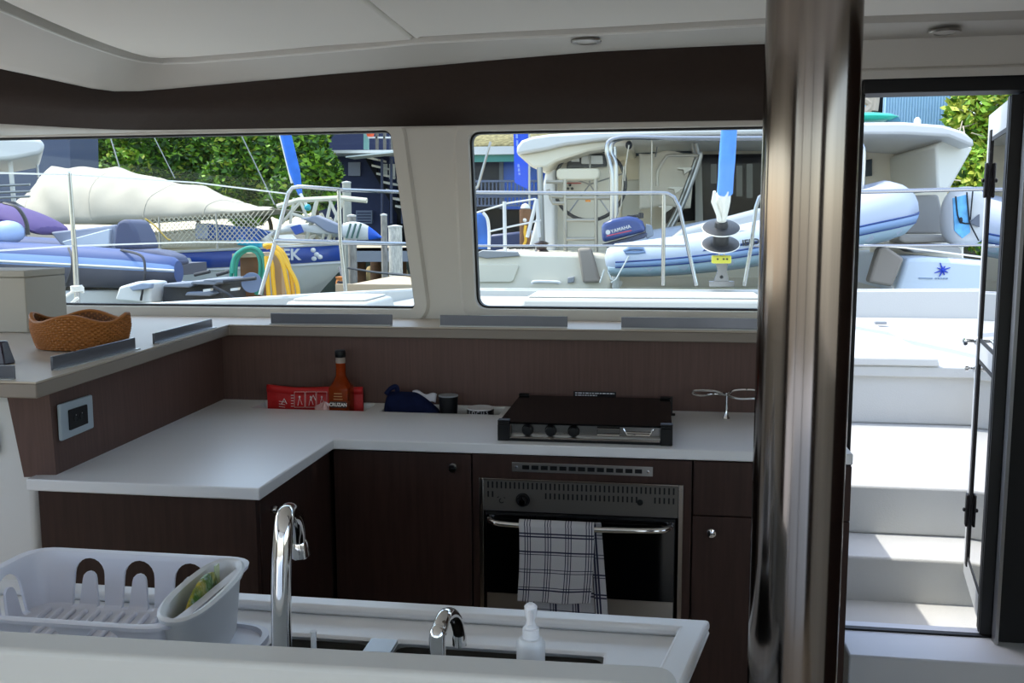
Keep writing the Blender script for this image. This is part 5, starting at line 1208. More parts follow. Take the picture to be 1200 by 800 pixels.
MB().tube(bez([P(80,290,Y=RY-.05), P(84,300,Y=RY-.19), P(84,314,Y=RY-.215), P(76,336,Y=RY-.10)], 4), .012, 6).build('strap', strap, rb_)
hw = thing('moored_hull', 'pale white hull under the inflatable boat at the left', 'boat', (P(100, 350, Y=RY).x, RY+.8, WZ))
zt2 = P(100, 337.5, Y=RY).z
rgs = []
for px, hh, zz in ((-140,.9,0),(-20,.95,0),(60,.9,0),(120,.75,-.0),(160,.5,.0),(184,.1,.02)):
    x = P(px, 340, Y=RY).x; rgs.append([Vector((x, RY+.75-hh, zt2+zz-.02)), Vector((x, RY+.75-hh*1.02, zt2-.30)), Vector((x-.1, RY+.75-hh*.6, WZ-.1)), Vector((x-.1, RY+.75+hh*.6, WZ-.1)), Vector((x, RY+.75+hh*1.02, zt2-.30)), Vector((x, RY+.75+hh, zt2+zz-.02))])
MB().loft(rgs).build('hull', greyh, hw, bevel=.02)
pz([(134,352),(139,336),(160,330),(176,331),(177,356)], RY-.55, .3).build('bow_fitting', whiteh, hw, bevel=.02); pz([(150,336),(166,331),(177,332),(176,338),(155,341)], RY-.60, .06).build('grey_pad', mat('blue_grey_pad', '#8f9bb0', .7), hw, bevel=.01)
MB().tube(pth([(76,336),(62,353)], RY-.3), .015, 8).build('cradle_strut', steelg, hw)
MB().tube(pth([(168,336),(165,352)], RY-.58), .010, 8).build('cradle_strut', blackm, hw)
# hardtop of a boat at far left
ht = thing('motor_boat', 'boat with pale hardtop on steel posts at the left edge', 'boat', (P(10, 250, Y=11).x, 12, WZ))
m = MB(); m.prism(ol([(-160,158),(40,161),(49,163),(52,170),(51,178),(46,181),(15,187),(-160,200)], 10.6), (-1.75,2.4,0)); m.build('hardtop', whiteh, ht, bevel=.05, seg=3)
for x0_, x1_, yb, Yp, rr_2 in ((12,18,256,10.9,.028),(43,45,208,12.4,.016)): MB().tube(pth([(x0_-2,168,Yp),(x1_,yb,Yp)], Yp), rr_2, 10).build('post', whiteh, ht)
m = MB(); zt3 = P(0,236,Y=10.8).z; q4 = [P(-160,247,Y=10.8), P(22,247,Y=10.8)]; q4 += [q4[1]+Vector((-1.5,2.2,0)), q4[0]+Vector((-1.5,2.2,0))]; m.prism([Vector((p.x,p.y,WZ-.1)) for p in q4], (0,0,zt3-WZ+.1)); m.build('cabin', mat('grey_cabin', '#5b5c68', .6), ht, bevel=.05)
for yy in (222, 230, 236): MB().tube(pth([(-60,yy-2),(35,yy-6)], 10.75), .015, 8).build('handrail', steelg, ht)

# ------------------------------------------------ dock cart and hoses
DY = 7.6
dz_ = DZ9
bxt = thing('dock_box', 'black and grey crate of folded gear on the dock by the hoses', 'crate', (P(240, 340, Y=DY).x, DY+.3, WZ))
gm = mat('slate_plastic', '#6f7888', .45); gd = mat('black_slats', '#2b2d33', .6)
m = MB(); m.prism(ol([(191,335),(258,330),(262,360),(190,362)], DY), (0,.48,0)); m.build('crate_body', gd, bxt, bevel=.01)
for x, y, w2 in ((190,333,32),(222,330,30),(236,328,32),(216,343,30)): pz([(x,y+3),(x+3,y-1),(x+w2,y-2),(x+w2+4,y+1),(x+w2-1,y+4)], DY-.12, .35).build('folded_lid', gm, bxt, bevel=.01)
for pts in ([(228,322),(246,318)], [(254,322),(268,318)], [(250,336),(268,345),(282,355)], [(262,330),(300,326)]): MB().tube(pth(pts, DY-.2), .015, 8).build('frame_bar', gd, bxt)
for x, y in ((238,339),(270,338)): pz([(x,y),(x+9,y-1),(x+8,y+2),(x,y+3)], DY-.22, .05).build('white_latch', whiteh, bxt)
MB().lathe([(.06,-.02),(.085,-.02),(.085,.02),(.06,.02)], P(295, 331, Y=DY-.1), 18, (.4,-1,0)).build('wheel', mat('blue_grey_wheel', '#6a7894', .5), bxt)
q0 = P(240, 362, Y=DY); fdk = thing('float_dock', 'low grey timber float under the crate and the hose post', 'dock', (q0.x+.3, DY+.4, WZ))
m = MB(); m.box(q0.x-.36, P(352,362,Y=DY).x+.3, DY-.3, DY+1.15, q0.z-.14, q0.z-.004); m.build('decking', teak, fdk)
m = MB(); m.box(q0.x-.33, P(352,362,Y=DY).x+.2, DY-.2, DY+1.05, WZ-.1, q0.z-.142); m.build('pontoon', mat('pontoon_grey', '#6d6f70', .8), fdk)
hr = thing('hose_rack', 'brown timber hose post with a pale shelf on the dock', 'post', (P(292, 330, Y=8.2).x, 8.3, WZ))
m = MB(); q0 = P(281, 300, Y=8.2); q1 = P(305, 360, Y=8.2); m.box(q0.x, q1.x, 8.2, 8.42, P(240,362,Y=DY).z, q0.z); m.build('board', brownw, hr)
pz([(272,297),(305,296),(305,301),(272,302)], 8.1, .3).build('shelf', teak, hr); 
m = MB(); q0 = P(320, 301, Y=8.1); q1 = P(329, 301, Y=8.1); m.box(q0.x, q1.x, 8.1, 8.18, P(240,362,Y=DY).z, P(320,290,Y=8.1).z); m.build('post', mat('tan_timber', '#a98d6a', .9), hr)
gh = mat('green_hose', '#1f8f7a', .5); yh = mat('yellow_hose', '#e0ad28', .5)
def hose(nm, lbl, mm, loops, Yh, r):
    t = thing(nm, lbl, 'hose', P(*loops[0][0], Y=Yh))
    for k, L_ in enumerate(loops): MB().tube(bez(pth(L_, Yh-.02*k), 6), r, 8).build('coil', mm, t)
hose('green_hose', 'green garden hose looped over the timber hose post', gh, [[(271,326),(272,310),(277,298),(288,291.5),(298,291.5),(306,298),(308,312),(305,328),(300,345)], [(276,326),(277,308),(282,298),(290,293.5),(299,295),(304,303),(305,318),(301,345)], [(273,320),(275,302),(284,293),(294,290),(303,293),(309,303),(310,318),(306,345)]], 8.05, .018)
hose('yellow_hose', 'yellow hose looped over the timber post right of the green hose', yh, [[(310,288),(318,287.5),(326,291),(334,300),(340,318),(344,348)], [(312,290),(320,289),(328,296),(336,310),(347,330),(350,348)], [(318,292),(327,300),(333,315),(339,348)], [(316,300),(319,312),(320,328),(322,348)], [(312,300),(313,318),(315,348)], [(309,288.5),(316,286.5),(322,288)]], 8.0, .020)
bl_ = thing('bollard', 'orange brown mooring bollard with a black line on the wooden dock', 'bollard', (P(400, 334, Y=9.2).x, 9.2, DZ9))
c = P(399, 333, Y=9.2); c.z = DZ9; MB().lathe([(.045,0),(.05,.03),(.04,.06),(.05,.09),(.0005,.095)], c, 14).build('post', mat('rust_orange', '#c07a3c', .7), bl_)
MB().tube(bez(pth([(398,314,9.6),(403,330,9.2),(396,331,9.1)], 9.2), 5), .018, 8).build('line', blackm, bl_); 
e_ = P(484,325,Y=10.7); e_.z = DZ9+.021
o = MB().tube([P(408,314,Y=14), P(440,319,Y=12.6), e_], .016, 6).build('black_line', blackm); tag(o, 'black mooring line slanting over the water behind the dock edge', 'rope')
# =================================================================== THE CATAMARAN ASTERN OF US
CY = 11.0
cm_ = thing('catamaran', 'cream catamaran with wide hardtop moored stern on beyond the bow rail', 'boat', (P(850, 300, Y=CY).x, CY+2, WZ))
# hardtop
topl = [(605,181),(605.5,172),(611,164.5),(624,160),(645,157),(700,154),(800,151),(890,149),(1000,143.5),(1060,143),(1105,146.5),(1130,154),(1141,164),(1142,172)]
botl = [(1136,170),(1112,160),(1060,157),(1000,157),(890,156.5),(800,158),(740,161),(700,164.5),(660,170),(640,175),(622,178)]
ht = MB().prism(ol(topl+botl, CY-.1), (0, 3.4, 0)); lab(ht.build('hardtop', whiteh, cm_, bevel=.03, smooth=40), 'white curved hardtop')
pz([(605,180),(624,197),(640,196.5),(652,189),(690,177),(740,169),(740,161),(700,164.5),(660,170),(640,175),(622,178)], CY+.05, 3.0).build('hardtop_end', creamh, cm_, bevel=.03)
pz([(1141,172),(1113,222),(1098,223),(1096,170),(1112,161),(1136,170)], CY+.3, 2.9).build('hardtop_end', mat('shaded_cream_liner', '#dcdcd2', .5), cm_, bevel=.03)
m = MB(); a = P(640, 162, Y=CY+2.6); b_ = P(1110, 160, Y=CY+2.6); 
# saloon bulkhead under the hardtop
pz([(700,158),(1110,156),(1110,345),(700,345)], CY+2.4, .12).build('bulkhead', creamh, cm_)
pz([(640,178),(812,175.5),(812,182),(640,184)], CY+2.3, .06).build('window_strip', mat('strip_glass', '#20303a', .15), cm_)
dg_ = pz([(822,181),(900,180),(900,262),(822,262)], CY+2.25, .12).build('saloon_door', mat('black_door_frame', '#0c0d12', .6, spec=.1), cm_)
for x0, x1, y0, y1 in ((833,840,192,215),(863,870,194,230),(875,882,192,232)): pz([(x0,y0),(x1,y0),(x1,y1),(x0,y1)], CY+2.22, .03).build('pale_blind', mat('pale_blind', '#7e807f', .8), dg_)
pz([(827,185),(858,185),(858,258),(827,258)], CY+2.235, .01).build('door_glass', mat('dark_pane', '#15171d', .4, spec=.12), dg_)
pz([(815,182),(822,182),(824,262),(815,262)], CY+2.1, .2).build('door_pillar', mat('grey_pillar', '#a9a9a5', .5), cm_)
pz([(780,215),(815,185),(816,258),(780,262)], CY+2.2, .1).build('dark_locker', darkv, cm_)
pz([(1012,188),(1022,186),(1022,206),(1012,207)], CY+2.34, .06).build('port_light', mat('port_glass', '#2c3a44', .15), cm_)
pz([(1097,190),(1098.5,190),(1098.5,224),(1097,224)], CY+2.36, .05).build('panel_joint', greyp, cm_)
# stern body: two hulls and the cockpit between them
zdk = P(640, 300, Y=CY).z
m = MB(); a = P(548, 300, Y=CY-.6); b_ = P(716, 300, Y=CY-.6)
m.prism(ol([(536,300),(560,298),(610,295),(700,297),(716,300),(716,345),(536,345)], CY-.5), (0,6,0)); m.box(a.x, b_.x, CY-.5, CY+6, WZ-.1, P(600,344,Y=CY-.5).z); m.build('port_hull', creamh, cm_, bevel=.05, seg=3)
x0 = P(1040, 300, Y=CY-.4).x; x1 = P(1190, 300, Y=CY-.4).x; m = MB(); m.prism(ol([(1062,302),(1090,301),(1190,309),(1190,350),(1046,350)], CY-.4), (0,6,0)); m.box(x0, x1, CY-.4, CY+6, WZ-.1, P(1100,348,Y=CY-.4).z); m.build('starboard_hull', mat('pale_blue_white_hull', '#d5e0ea', .4), cm_, bevel=.05, seg=3)
m = MB(); a = P(700, 345, Y=CY); b_ = P(1062, 345, Y=CY); m.box(a.x, b_.x, CY+.2, CY+5, P(800,352,Y=CY).z-.4, P(800,338,Y=CY).z); m.build('cockpit_floor', creamh, cm_)
pz([(552,309),(606,309),(608,312),(602,329),(598,331),(552,331)], CY-.53, .05).build('hull_recess', mat('recess_cream', '#dcd5c0', .5), cm_, bevel=.012)
pz([(553,299),(565,293),(606,295),(609,300),(570,303)], CY-.55, .1).build('deck_hatch', mat('grey_hatch', '#8a8d90', .4), cm_, bevel=.01)
MB().tube(bez(pth([(624,333),(627,330),(652,330.5),(656,332)], CY-.56), 4), .02, 8).build('grab_rail', whiteh, cm_)
pz([(665,325),(673,324),(673,331),(665,332)], CY-.55, .06).build('stern_cleat', greyp, cm_, bevel=.01)
MB().lathe([(.085,0),(.09,.02),(.06,.05),(.07,.10),(.09,.12),(.05,.14),(.0005,.15)], P(634.5, 297, Y=CY-.2), 18).build('winch', mat('dark_winch', '#3a302e', .3, .5), cm_)
pz([(676,291),(692,290),(704,331),(683,332)], CY-.62, .15).build('cushion', cush, cm_, bevel=.03, seg=3)
pz([(1030,291),(1038,288),(1060,303),(1046,336),(1018,331)], CY-.65, .2).build('cushion', cush, cm_, bevel=.03, seg=3)
pz([(1058,229),(1100,228),(1111,274),(1055,274)], CY+.9, .16).build('backrest_cushion', mat('grey_cushion', '#a4a19c', .8), cm_, bevel=.03, seg=3); pz([(1055,275),(1112,275),(1122,284),(1060,285),(1053,282)], CY+.45, .6).build('seat_cushion', mat('light_grey_cushion', '#bcb7ae', .8), cm_, bevel=.03, seg=3)
pz([(1058,288),(1125,289),(1128,297),(1072,296)], CY+.1, .5).build('seat_cushion', mat('mid_grey_cushion', '#a9a59d', .8), cm_, bevel=.02)
pz([(1036,283),(1130,286),(1130,330),(1036,330)], CY+.9, .8).build('seat_base', creamh, cm_, bevel=.03)
# star mark on the transom
c = P(1105, 316.5, Y=CY-.415); st3 = MB(); R0 = .078
for k in range(8):
    a = 2*pi*k/8+.36; R1 = R0*(1.0, .62, 1.08, .8, 1.1, .95, .7, .75)[k]; d = Vector((cos(a), 0, sin(a))); n_3 = Vector((-sin(a), 0, cos(a)))
    st3.prism([c+n_3*.010, c+d*R1+n_3*.003, c+d*R1-n_3*.003, c-n_3*.010], (0, .012, 0))
st3.ball(c, (.018,.008,.018), 10, 6); lab(st3.build('star_mark', mat('star_blue', '#1a3fc0', .5), cm_), 'blue star mark')
pz([(1077,325),(1093,325.4),(1093,326.8),(1077,326.4)], CY-.412, .01).build('name_line', mat('pale_print', '#8fa3bd', .6), cm_); m = MB()
for k in range(5): m.prism(ol([(1096+k*3.2,325.2),(1098+k*3.2,325.3),(1098+k*3.2,327),(1096+k*3.2,326.9)], CY-.412), (0,.01,0))
m.build('name_lettering', bpy.data.materials['pale_print'], cm_)
# helm station
pz([(652,172),(668,166),(716,164),(720,300),(700,305),(640,304),(624,300),(634,225),(640,196)], CY+.7, 1.0).build('helm_console', creamh, cm_, bevel=.05, seg=3)
pz([(617,300),(640,205),(650,197),(650,300)], CY+.35, .5).build('helm_side', whiteh, cm_, bevel=.04, seg=3)
pz([(663,198),(667,181),(710,180),(711,195)], CY+.55, .16).build('instrument_pod', mat('dark_pod', '#3c3d40', .4), cm_, bevel=.02); 
for x0, x1, y0, y1 in ((669,679,189.5,181),(681,706.5,192,182)): pz([(x0,y0),(x1,y0),(x1-.5,y1),(x0+.5,y1)], CY+.50, .06).build('instrument_cover', whiteh, cm_, bevel=.01)
hp_ = pz([(652,200),(655,197.5),(700,197),(703,200),(702,208),(698,210.5),(656,211),(652,208)], CY+.1, .24).build('helm_seat', mat('beige_seat', '#d8cfb8', .7), cm_, bevel=.03, seg=3)
wc = P(691, 216, Y=CY+.48); R0 = P(691, 173.5, Y=CY+.48).z-wc.z
MB().tube([wc+Vector((R0*1.0*cos(a), .03*sin(a), R0*sin(a))) for a in [2*pi*k/40 for k in range(40)]], .022, 8, closed=True).build('steering_wheel', blackm, cm_)
m = MB()
for k in range(5): a = 2*pi*k/5+.3; m.tube([wc, wc+Vector((R0*cos(a), 0, R0*sin(a)))], .010, 6)
m.build('wheel_spokes', steelg, cm_)
lg_ = mat('warm_grey_tube', '#a8a294', .4, .5)
for pts in ([(662,210),(663,304)], [(698,210),(699,304)], [(662,232),(715,232)], [(664,258),(697,258)], [(664,280),(697,280)], [(645,231),(648,238),(662,238)], [(640,213),(660,213)], [(642,222),(645,230),(660,231)]): MB().tube(pth(pts, CY+.05), .022, 8).build('ladder_tube', lg_, cm_)
pz([(663,214),(681,214),(681,215.2),(663,215.2)], CY+.68, .03).build('red_line', mat('red_line', '#c0392b', .6), cm_); pz([(686,234),(692,234),(692,236.5),(686,236.5)], CY+.05, .02).build('orange_tag', mat('orange_tag', '#e08a2a', .6), cm_)
m = MB(); c = P(668, 219.5, Y=CY+.67)
for k in range(3): a = pi/2+k*2*pi/3; m.ball(c+Vector((.03*cos(a), 0, .03*sin(a))), (.018,.01,.018), 8, 5)
m.build('propeller_mark', blackm, cm_)
# hardtop posts and the stern arch
MB().tube(pth([(632.5,196),(636,300)], CY+.0), .035, 10).build('hardtop_post', steelg, cm_)
for dx in (0, 5): MB().tube(bez(pth([(717+dx,268),(717+dx,210),(714+dx*1.4,190),(711+dx,178),(713+dx,167),(722+dx,162.5),(740+dx,161),(800,162),(905,162),(985,161),(1002,163),(1010,170),(1012,182),(1010,225)], CY-.25+dx*.02), 5), .026, 10).build('stern_arch', stainless, cm_)
MB().tube(pth([(720,172),(722,268)], CY-.1), .024, 10).build('stern_arch', stainless, cm_)
for dx, r in ((0, .030), (4.5, .026)): MB().tube(bez(pth([(816-dx,168),(818-dx,178),(820-dx,186),(800-dx,240),(786-dx,268)], CY+.6+dx*.05), 5), r, 10).build('boarding_ladder', steelg, cm_)
MB().tube(bez(pth([(820,182),(786,182),(779,186),(771,200),(770,218)], CY+.6), 5), .02, 8).build('boarding_ladder', lg_, cm_)
for x, y in ((794,196),(783,219),(772,241)): pz([(x,y),(x+17,y),(x+16,y+2.5),(x+8,y+8),(x+7,y+2.5),(x,y+1.6)], CY+.55, .35).build('ladder_step', lg_, cm_)
def shf(u, v):
    x = 749+66*u-6*v*(u > .8); y = 180+64*v-2*sin(u*pi)+1.5*sin(u*9+v*7); return P(x, y, Y=CY+1.1+.04*sin(u*8)+.03*sin(v*6))
m = MB(); m.grid(shf, 20, 20); m.build('cockpit_curtain', mat('cream_curtain', '#ded6c6', .8), cm_, solid=.01)
m = MB(); m.tube(bez(pth([(770,172),(768,184)], CY-.2), 2), .006, 6); m.ball(P(737, 170, Y=CY+.0), (.04,.04,.05), 10, 6); m.build('deck_lamp', blackm, cm_)
for pts in ([(737,170),(733,195),(732,212)], [(764,160),(763,272)], [(731,195),(728,240),(722,262)]): MB().tube(pth(pts, CY-.2), .008, 6).build('halyard', lg_, cm_)
pz([(728,210),(752,210),(752,262),(728,262)], CY+1.4, .1).build('locker_panel', creamh, cm_, bevel=.02)
MB().tube(pth([(552,251),(595,238),(628,233)], CY-.2), .012, 6).build('lifeline', whiteh, cm_); MB().tube(pth([(574,271),(600,265),(634,258)], CY-.2), .012, 6).build('lifeline', whiteh, cm_)
for pts in ([(591,236),(592,296)], [(629,233),(618,278)], [(629,233),(632,278)]): MB().tube(pth(pts, CY-.2), .022, 8).build('stanchion', whiteh, cm_)
MB().tube(pth([(575,166),(560,218),(553,225)], CY+2), .02, 6).build('backstay', steelg, cm_)
# dark line heap, blue bag, timber pile with lamp
m = MB(); rd = random.Random(2)
for k in range(14): x = rd.uniform(592, 618); m.tube(bez(pth([(x,290.5),(x+rd.uniform(2,8),288+rd.random()*2),(x+rd.uniform(5,10),290.5)], CY+.1+rd.random()*.2), 4), .022, 6)
tag(m.build('rope_heap', blackm), 'heap of dark line on the catamaran deck left of the winch', 'rope')
bg_ = thing('blue_cover', 'blue canvas cover over gear at the left edge of the right window', 'cover', P(563, 295, Y=CY+.3))
m = MB(); m.loft([[P(x, y, Y=CY+.5+d) for x, y, d in ((550+dx,292,0),(550+dx,256,0),(556+dx,249,0),(564+dx*.6,248.5,0),(571,254,0),(574,266,0),(575,292,0))] for dx, d0 in ((0,0),)]+[[P(x, y, Y=CY+1.0) for x, y in ((550,292),(550,258),(556,252),(564,251),(570,256),(573,267),(574,292))]]); m.build('canvas', mat('blue_canvas', '#2b5fae', .8, noise=(5,.3), bump=(8,.8)), bg_, bevel=.03)
MB().tube(bez(pth([(566,249),(571,256),(573,270),(573,292)], CY+.47), 4), .02, 6).build('white_edge', whiteh, bg_)
wp_ = thing('timber_pile', 'brown timber mooring pile with a white lamp cap and yellow rope', 'pile', (P(615, 265, Y=17).x, 17, WZ))
c = P(615.5, 245, Y=17); m = MB(); m.lathe([(.105, WZ), (.105, c.z)], (c.x, 17, 0), 14); m.build('timber', brownw, wp_); MB().lathe([(.07, c.z), (.09, c.z+.02), (.06, c.z+.08), (.0005, c.z+.11)], (c.x, 17, 0), 14).build('lamp_cap', whiteh, wp_)
MB().tube(bez(pth([(616,264),(615,272),(616,282),(612,290)], 16.87), 4), .026, 6).build('yellow_rope', yh, wp_); MB().ball(P(615, 258, Y=16.89), (.035,.02,.035), 10, 6).build('round_badge', whiteh, wp_)
m = MB(); m.prism(ol([(574,275),(620,270),(624,300),(570,300)], 18.5), (0,3,0)); a0 = P(597, 300, Y=18.5); m.box(a0.x-.4, a0.x+.45, 18.5, 21.5, WZ-.1, a0.z); tag(m.build('navy_boat', mat('navy_hull', '#1f2d57', .4), bevel=.05), 'navy hull of a boat behind the timber pile', 'boat')

# dinghy on the stern
GY = 9.9
dn = thing('dinghy', 'pale grey and navy dinghy hanging across the catamaran stern', 'dinghy', (P(850, 300, Y=GY).x, GY+.7, P(800, 330, Y=GY).z))
path = [(709.5,306,5,GY),(713,305.5,14,GY),(722,304.5,19,GY),(760,302,21,GY),(800,298.5,22.5,GY),(850,292,24,GY),(900,283,26,GY+.05),(950,272,29,GY+.12),(1000,259,32,GY+.30),(1030,251,33,GY+.55),(1042,246,33,GY+.85),(1036,240,30,GY+1.1),(1000,246,27,GY+1.25),(940,258,24,GY+1.3),(880,268,22,GY+1.3),(800,282,20,GY+1.3),(740,289,18,GY+1.3),(728,290,5,GY+1.3)]
C_ = [P(x, y, Y=Yp) for x, y, r, Yp in path]; rad_ = [r*GY/FP for x, y, r, Yp in path]
MB().tube(C_, rad_, 22).build('tube', tubew, dn, smooth=60)
def band(ang_, i0, i1, w=.0):
    out = []
    for i in range(i0, i1):
        a = C_[max(i-1,0)]; b = C_[min(i+1,len(C_)-1)]; t = (b-a); t.z = 0; t.normalize(); n = Vector((t.y, -t.x, 0)); out.append(C_[i]+(n*cos(ang_)+Vector((0,0,1))*sin(ang_))*rad_[i]*1.003)
    return out
for a_, r in ((-.10, .010), (-.42, .010)): MB().tube(bez(band(a_, 2, 12), 4), r, 6).build('navy_line', dnav, dn)
b1 = bez(band(-.10, 2, 12), 4); b2 = bez(band(-.26, 2, 12), 4); b3 = bez(band(-.42, 2, 12), 4)
m = MB(); m.loft([[p*1 for p in b1], b2, b3], closed=False); m.build('rubbing_band', mat('blue_grey_band', '#8ba6cc', .5), dn, solid=.012)
b1 = bez(band(-.45, 1, 12), 4); b2 = bez(band(-.95, 1, 12), 4); b3 = bez(band(-1.5, 1, 12), 4); m = MB(); m.loft([b1, b2, b3], closed=False); m.build('under_shade', mat('grey_blue_shade', '#9db3bf', .5), dn, solid=.006)  # grey blue sheet paints the shade along the underside of the tube
b1 = bez(band(.05, 4, 7), 8); b2 = bez(band(.9, 4, 7), 8); mid_ = len(b1)//2
m = MB(); sec_ = []
for i in range(4, 15): sec_.append([b1[i].lerp(b2[i], .05+.9*max(0, 1-((i-9.5)/5.5)**2)**.5*k/4) if True else 0 for k in range(5)])
m.loft(sec_, closed=False); m.build('navy_patch', dnav, dn, solid=.012)
c = band(.16, 5, 7); cc_ = c[0].lerp(c[1], .49); textmesh('tube_name', 'IELD', .085, facing(cc_+Vector((0,-.014,0)), (1,.02,.12), (0,.22,1), .002), blackm, dn, .004, .002)
c = band(.62, 2, 4); ca = c[0].lerp(c[1], .62); MB().tube([ca+Vector((dx*.001, -.02, dz2*.001)) for dx, dz2 in ((-120,-22),(-60,6),(0,8),(70,0),(90,-30),(20,-40),(-100,-40))], .02, 8, closed=True).build('grab_handle', mat('blue_grey_handle', '#7f96b8', .5), dn)
m = MB(); m.prism([P(x, y, Y=GY+.25) for x, y in ((766,284),(990,245),(1000,262),(800,318),(766,318))], (0,.9,0)); m.build('floor', whiteh, dn, bevel=.03)
m = MB(); m.prism([P(x, y, Y=GY+.45) for x, y in ((782,282),(800,268),(890,244),(930,240),(930,262),(800,292))], (0,.6,0)); m.build('white_cover', mat('white_dinghy_cover', '#adb0b3', .7, bump=(4,.4)), dn, bevel=.05, seg=3)
for pts in ([(737,300),(722,327),(716,331)], [(708,316),(703,331)], [(712,318),(717,328)]): MB().tube(pth(pts, GY-.21), .009, 6).build('lashing', mat('pale_lashing', '#c7ccc8', .8), dn)
for px in (722, 985): m = MB(); q0 = P(px, 330, Y=GY+.4); m.tube([(q0.x, GY+.3, P(px, 322 if px < 800 else 285, Y=GY+.3).z), (q0.x, GY+.3, P(px, 336, Y=GY+.3).z), (q0.x, CY+.15, P(px, 338, Y=GY+.3).z)], .04, 8); m.build('davit_chock', greyh, dn)
# outboard
ob = thing('outboard_motor', 'navy blue outboard motor on the dinghy transom', 'outboard motor', P(735, 290, Y=GY+.4))
navyo = mat('outboard_navy', '#27407c', .3, coat=.4)
def cowl(pts, Y0, d, mm, nm, bev=.03):
    return pz(pts, Y0, d).build(nm, mm, ob, bevel=bev, seg=4)
OY = GY+.42
co_ = cowl([(705.5,284.5),(704.5,266),(707,261),(718,256),(735,253),(746,254.5),(753,259),(757.5,271)], OY, .30, navyo, 'cowling', .045)
cowl([(706,286),(757,272),(759,275),(755,279),(730,286),(712,291)], OY+.02, .26, mat('outboard_grey', '#3c4560', .4), 'lower_cowling', .02)
MB().tube(pth([(706,286.3),(732,279.5),(757,271.5)], OY-.004), .008, 6).build('cowl_seam', blackm, co_)
MB().tube(bez(pth([(735,253.5),(748,252.5),(751,251)], OY+.1), 3), .014, 8).build('tiller_bar', blackm, ob); MB().lathe([(.02,-.03),(.03,-.025),(.03,.025),(.02,.03)], P(751, 252.5, Y=OY+.1), 12).build('tiller_knob', blackm, ob)
u_ = (P(731,266.5,Y=OY)-P(713,271.5,Y=OY)); c = P(727.5, 268.3, Y=OY-.004); textmesh('motor_name', 'YAMAHA', .054, facing(c, u_, (0,0,1), .002), whiteh, co_, .003, .001)
MB().lathe([(.020,0),(.026,0),(.026,.003),(.020,.003)], P(712.5, 272, Y=OY-.001), 16, (0,-1,0)).build('motor_emblem', whiteh, co_)
MB().tube(pth([(711,276.5),(724,273.5),(740,270)], OY-.003), .006, 6).build('red_stripe', mat('red_stripe', '#c8455a', .4), co_)
m = MB(); m.tube(pth([(736,284),(738,300),(734,322)], OY+.15), [.08,.07,.05], 10); m.build('leg', mat('outboard_leg', '#3c4560', .4), ob); pz([(757,262),(764,264),(766,276),(758,280),(755,274)], OY+.05, .14).build('clamp_bracket', mat('bracket_grey', '#7d8796', .4, .5), ob, bevel=.01)
# round striped bag beyond the door
fd = thing('fender_bag', 'round white and blue bag lashed on the catamaran stern by the door leaf', 'bag', P(1133, 287, Y=CY+.2))
c = P(1130, 254, Y=CY+.2); m = MB(); ry_ = 33*CY/FP; rx_ = 24*CY/FP
q_ = 26; rings = []
for i in range(13):
    t = i/12; y = -.22+.44*t; s = (sin(pi*(.12+.76*t)))**.35*1.02; rings.append([c+Vector((rx_*s*abs(cos(a))**.8*(1 if cos(a) > 0 else -1), y, ry_*s*abs(sin(a))**.8*(1 if sin(a) > 0 else -1))) for a in [2*pi*k/30 for k in range(30)]])
m.loft(rings); m.build('bag_body', whiteh, fd, sub=1)
pz([(1117,232),(1133,228),(1137,272),(1128,279),(1119,270)], CY-.045, .03).build('blue_stripe', mat('sky_blue_cloth', '#6db4e6', .7, noise=(9,.3)), fd)
m = MB(); m.ball(P(1150, 252, Y=CY+.28), (.10, .22, .30), 14, 10); m.build('dark_side', dnav, fd)
pz([(1136,261),(1148,251),(1148,266)], CY-.05, .03).build('grey_patch', mat('grey_patch', '#6a6f78', .7), fd)
m = MB()
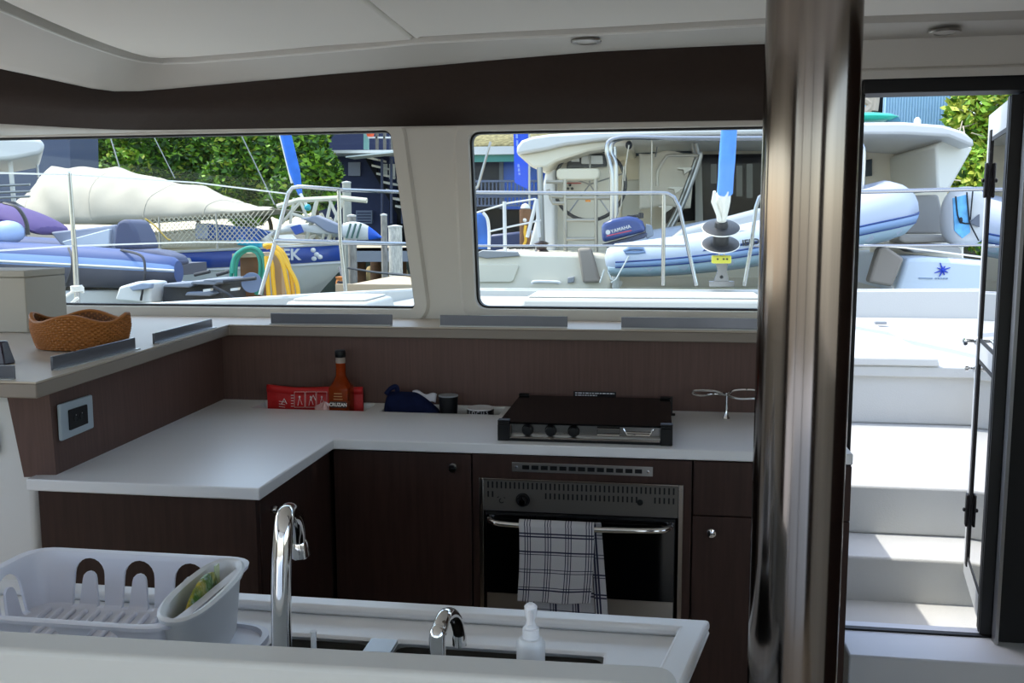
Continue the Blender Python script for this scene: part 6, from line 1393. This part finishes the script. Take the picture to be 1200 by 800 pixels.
for pts in ([(1133,225),(1135,250),(1137,262),(1147,282)], [(1140,224),(1137,258)], [(1120,230),(1124,258),(1137,262)]): m.tube(bez(pth(pts, CY-.055), 4), .008, 6)
m.build('lashing_cord', blackm, fd); m = MB(); m.ball(P(1126, 258, Y=CY-.06), (.02,.02,.035), 8, 6); m.build('cord_knot', blackm, fd)
# teal kayak on the hardtop
ky = thing('teal_kayak', 'teal kayak lying on the catamaran hardtop', 'kayak', P(1010, 142, Y=CY+1))
m = MB(); m.loft([[P(x, y, Y=CY+.7)+Vector((0, .28*s_*cos(2*pi*k/12), .055*s_*sin(2*pi*k/12))) for k in range(12)] for x, y, s_ in ((925,140,.2),(950,139,.8),(990,138.5,1),(1020,138,1),(1040,138,.8),(1052,137,.2))]); m.build('hull', mat('teal_plastic', '#20a58f', .4), ky, smooth=60)
pz([(1040,137.5),(1053,137),(1056,142),(1040,142)], CY+.6, .2).build('bow_pad', mat('teal_dark', '#2c6f86', .5), ky)
m = MB(); m.ball(P(1075, 143, Y=CY+.3), (.04,.04,.055), 10, 8); tag(m.build('roof_light', whiteh), 'small white dome on the hardtop edge above the door view', 'lamp')
# =================================================================== DAYLIGHT
wd = bpy.data.worlds.new('world'); SC.world = wd; wd.use_nodes = True
n = wd.node_tree.nodes; l = wd.node_tree.links; bg = n['Background']
sky = n.new('ShaderNodeTexSky'); sky.sky_type = 'NISHITA'; sky.sun_disc = False; sky.sun_elevation = radians(58); sky.sun_rotation = radians(-60); sky.air_density = 1.0; sky.dust_density = 1.2; sky.ozone_density = .8
hz = n.new('ShaderNodeMix'); hz.data_type = 'RGBA'; hz.inputs['Factor'].default_value = .5
hz.inputs[7].default_value = (1.0, .985, .95, 1)
l.new(sky.outputs[0], hz.inputs[6]); l.new(hz.outputs[2], bg.inputs['Color']); bg.inputs['Strength'].default_value = SKY
sl = bpy.data.lights.new('sun', 'SUN'); sl.energy = SUN; sl.angle = radians(.6); sl.color = (1, .96, .88)
so = bpy.data.objects.new('sun', sl); COL.objects.link(so)
so.rotation_euler = Vector(SUNV).to_track_quat('Z', 'Y').to_euler(); so.location = (-6, 4, 12)
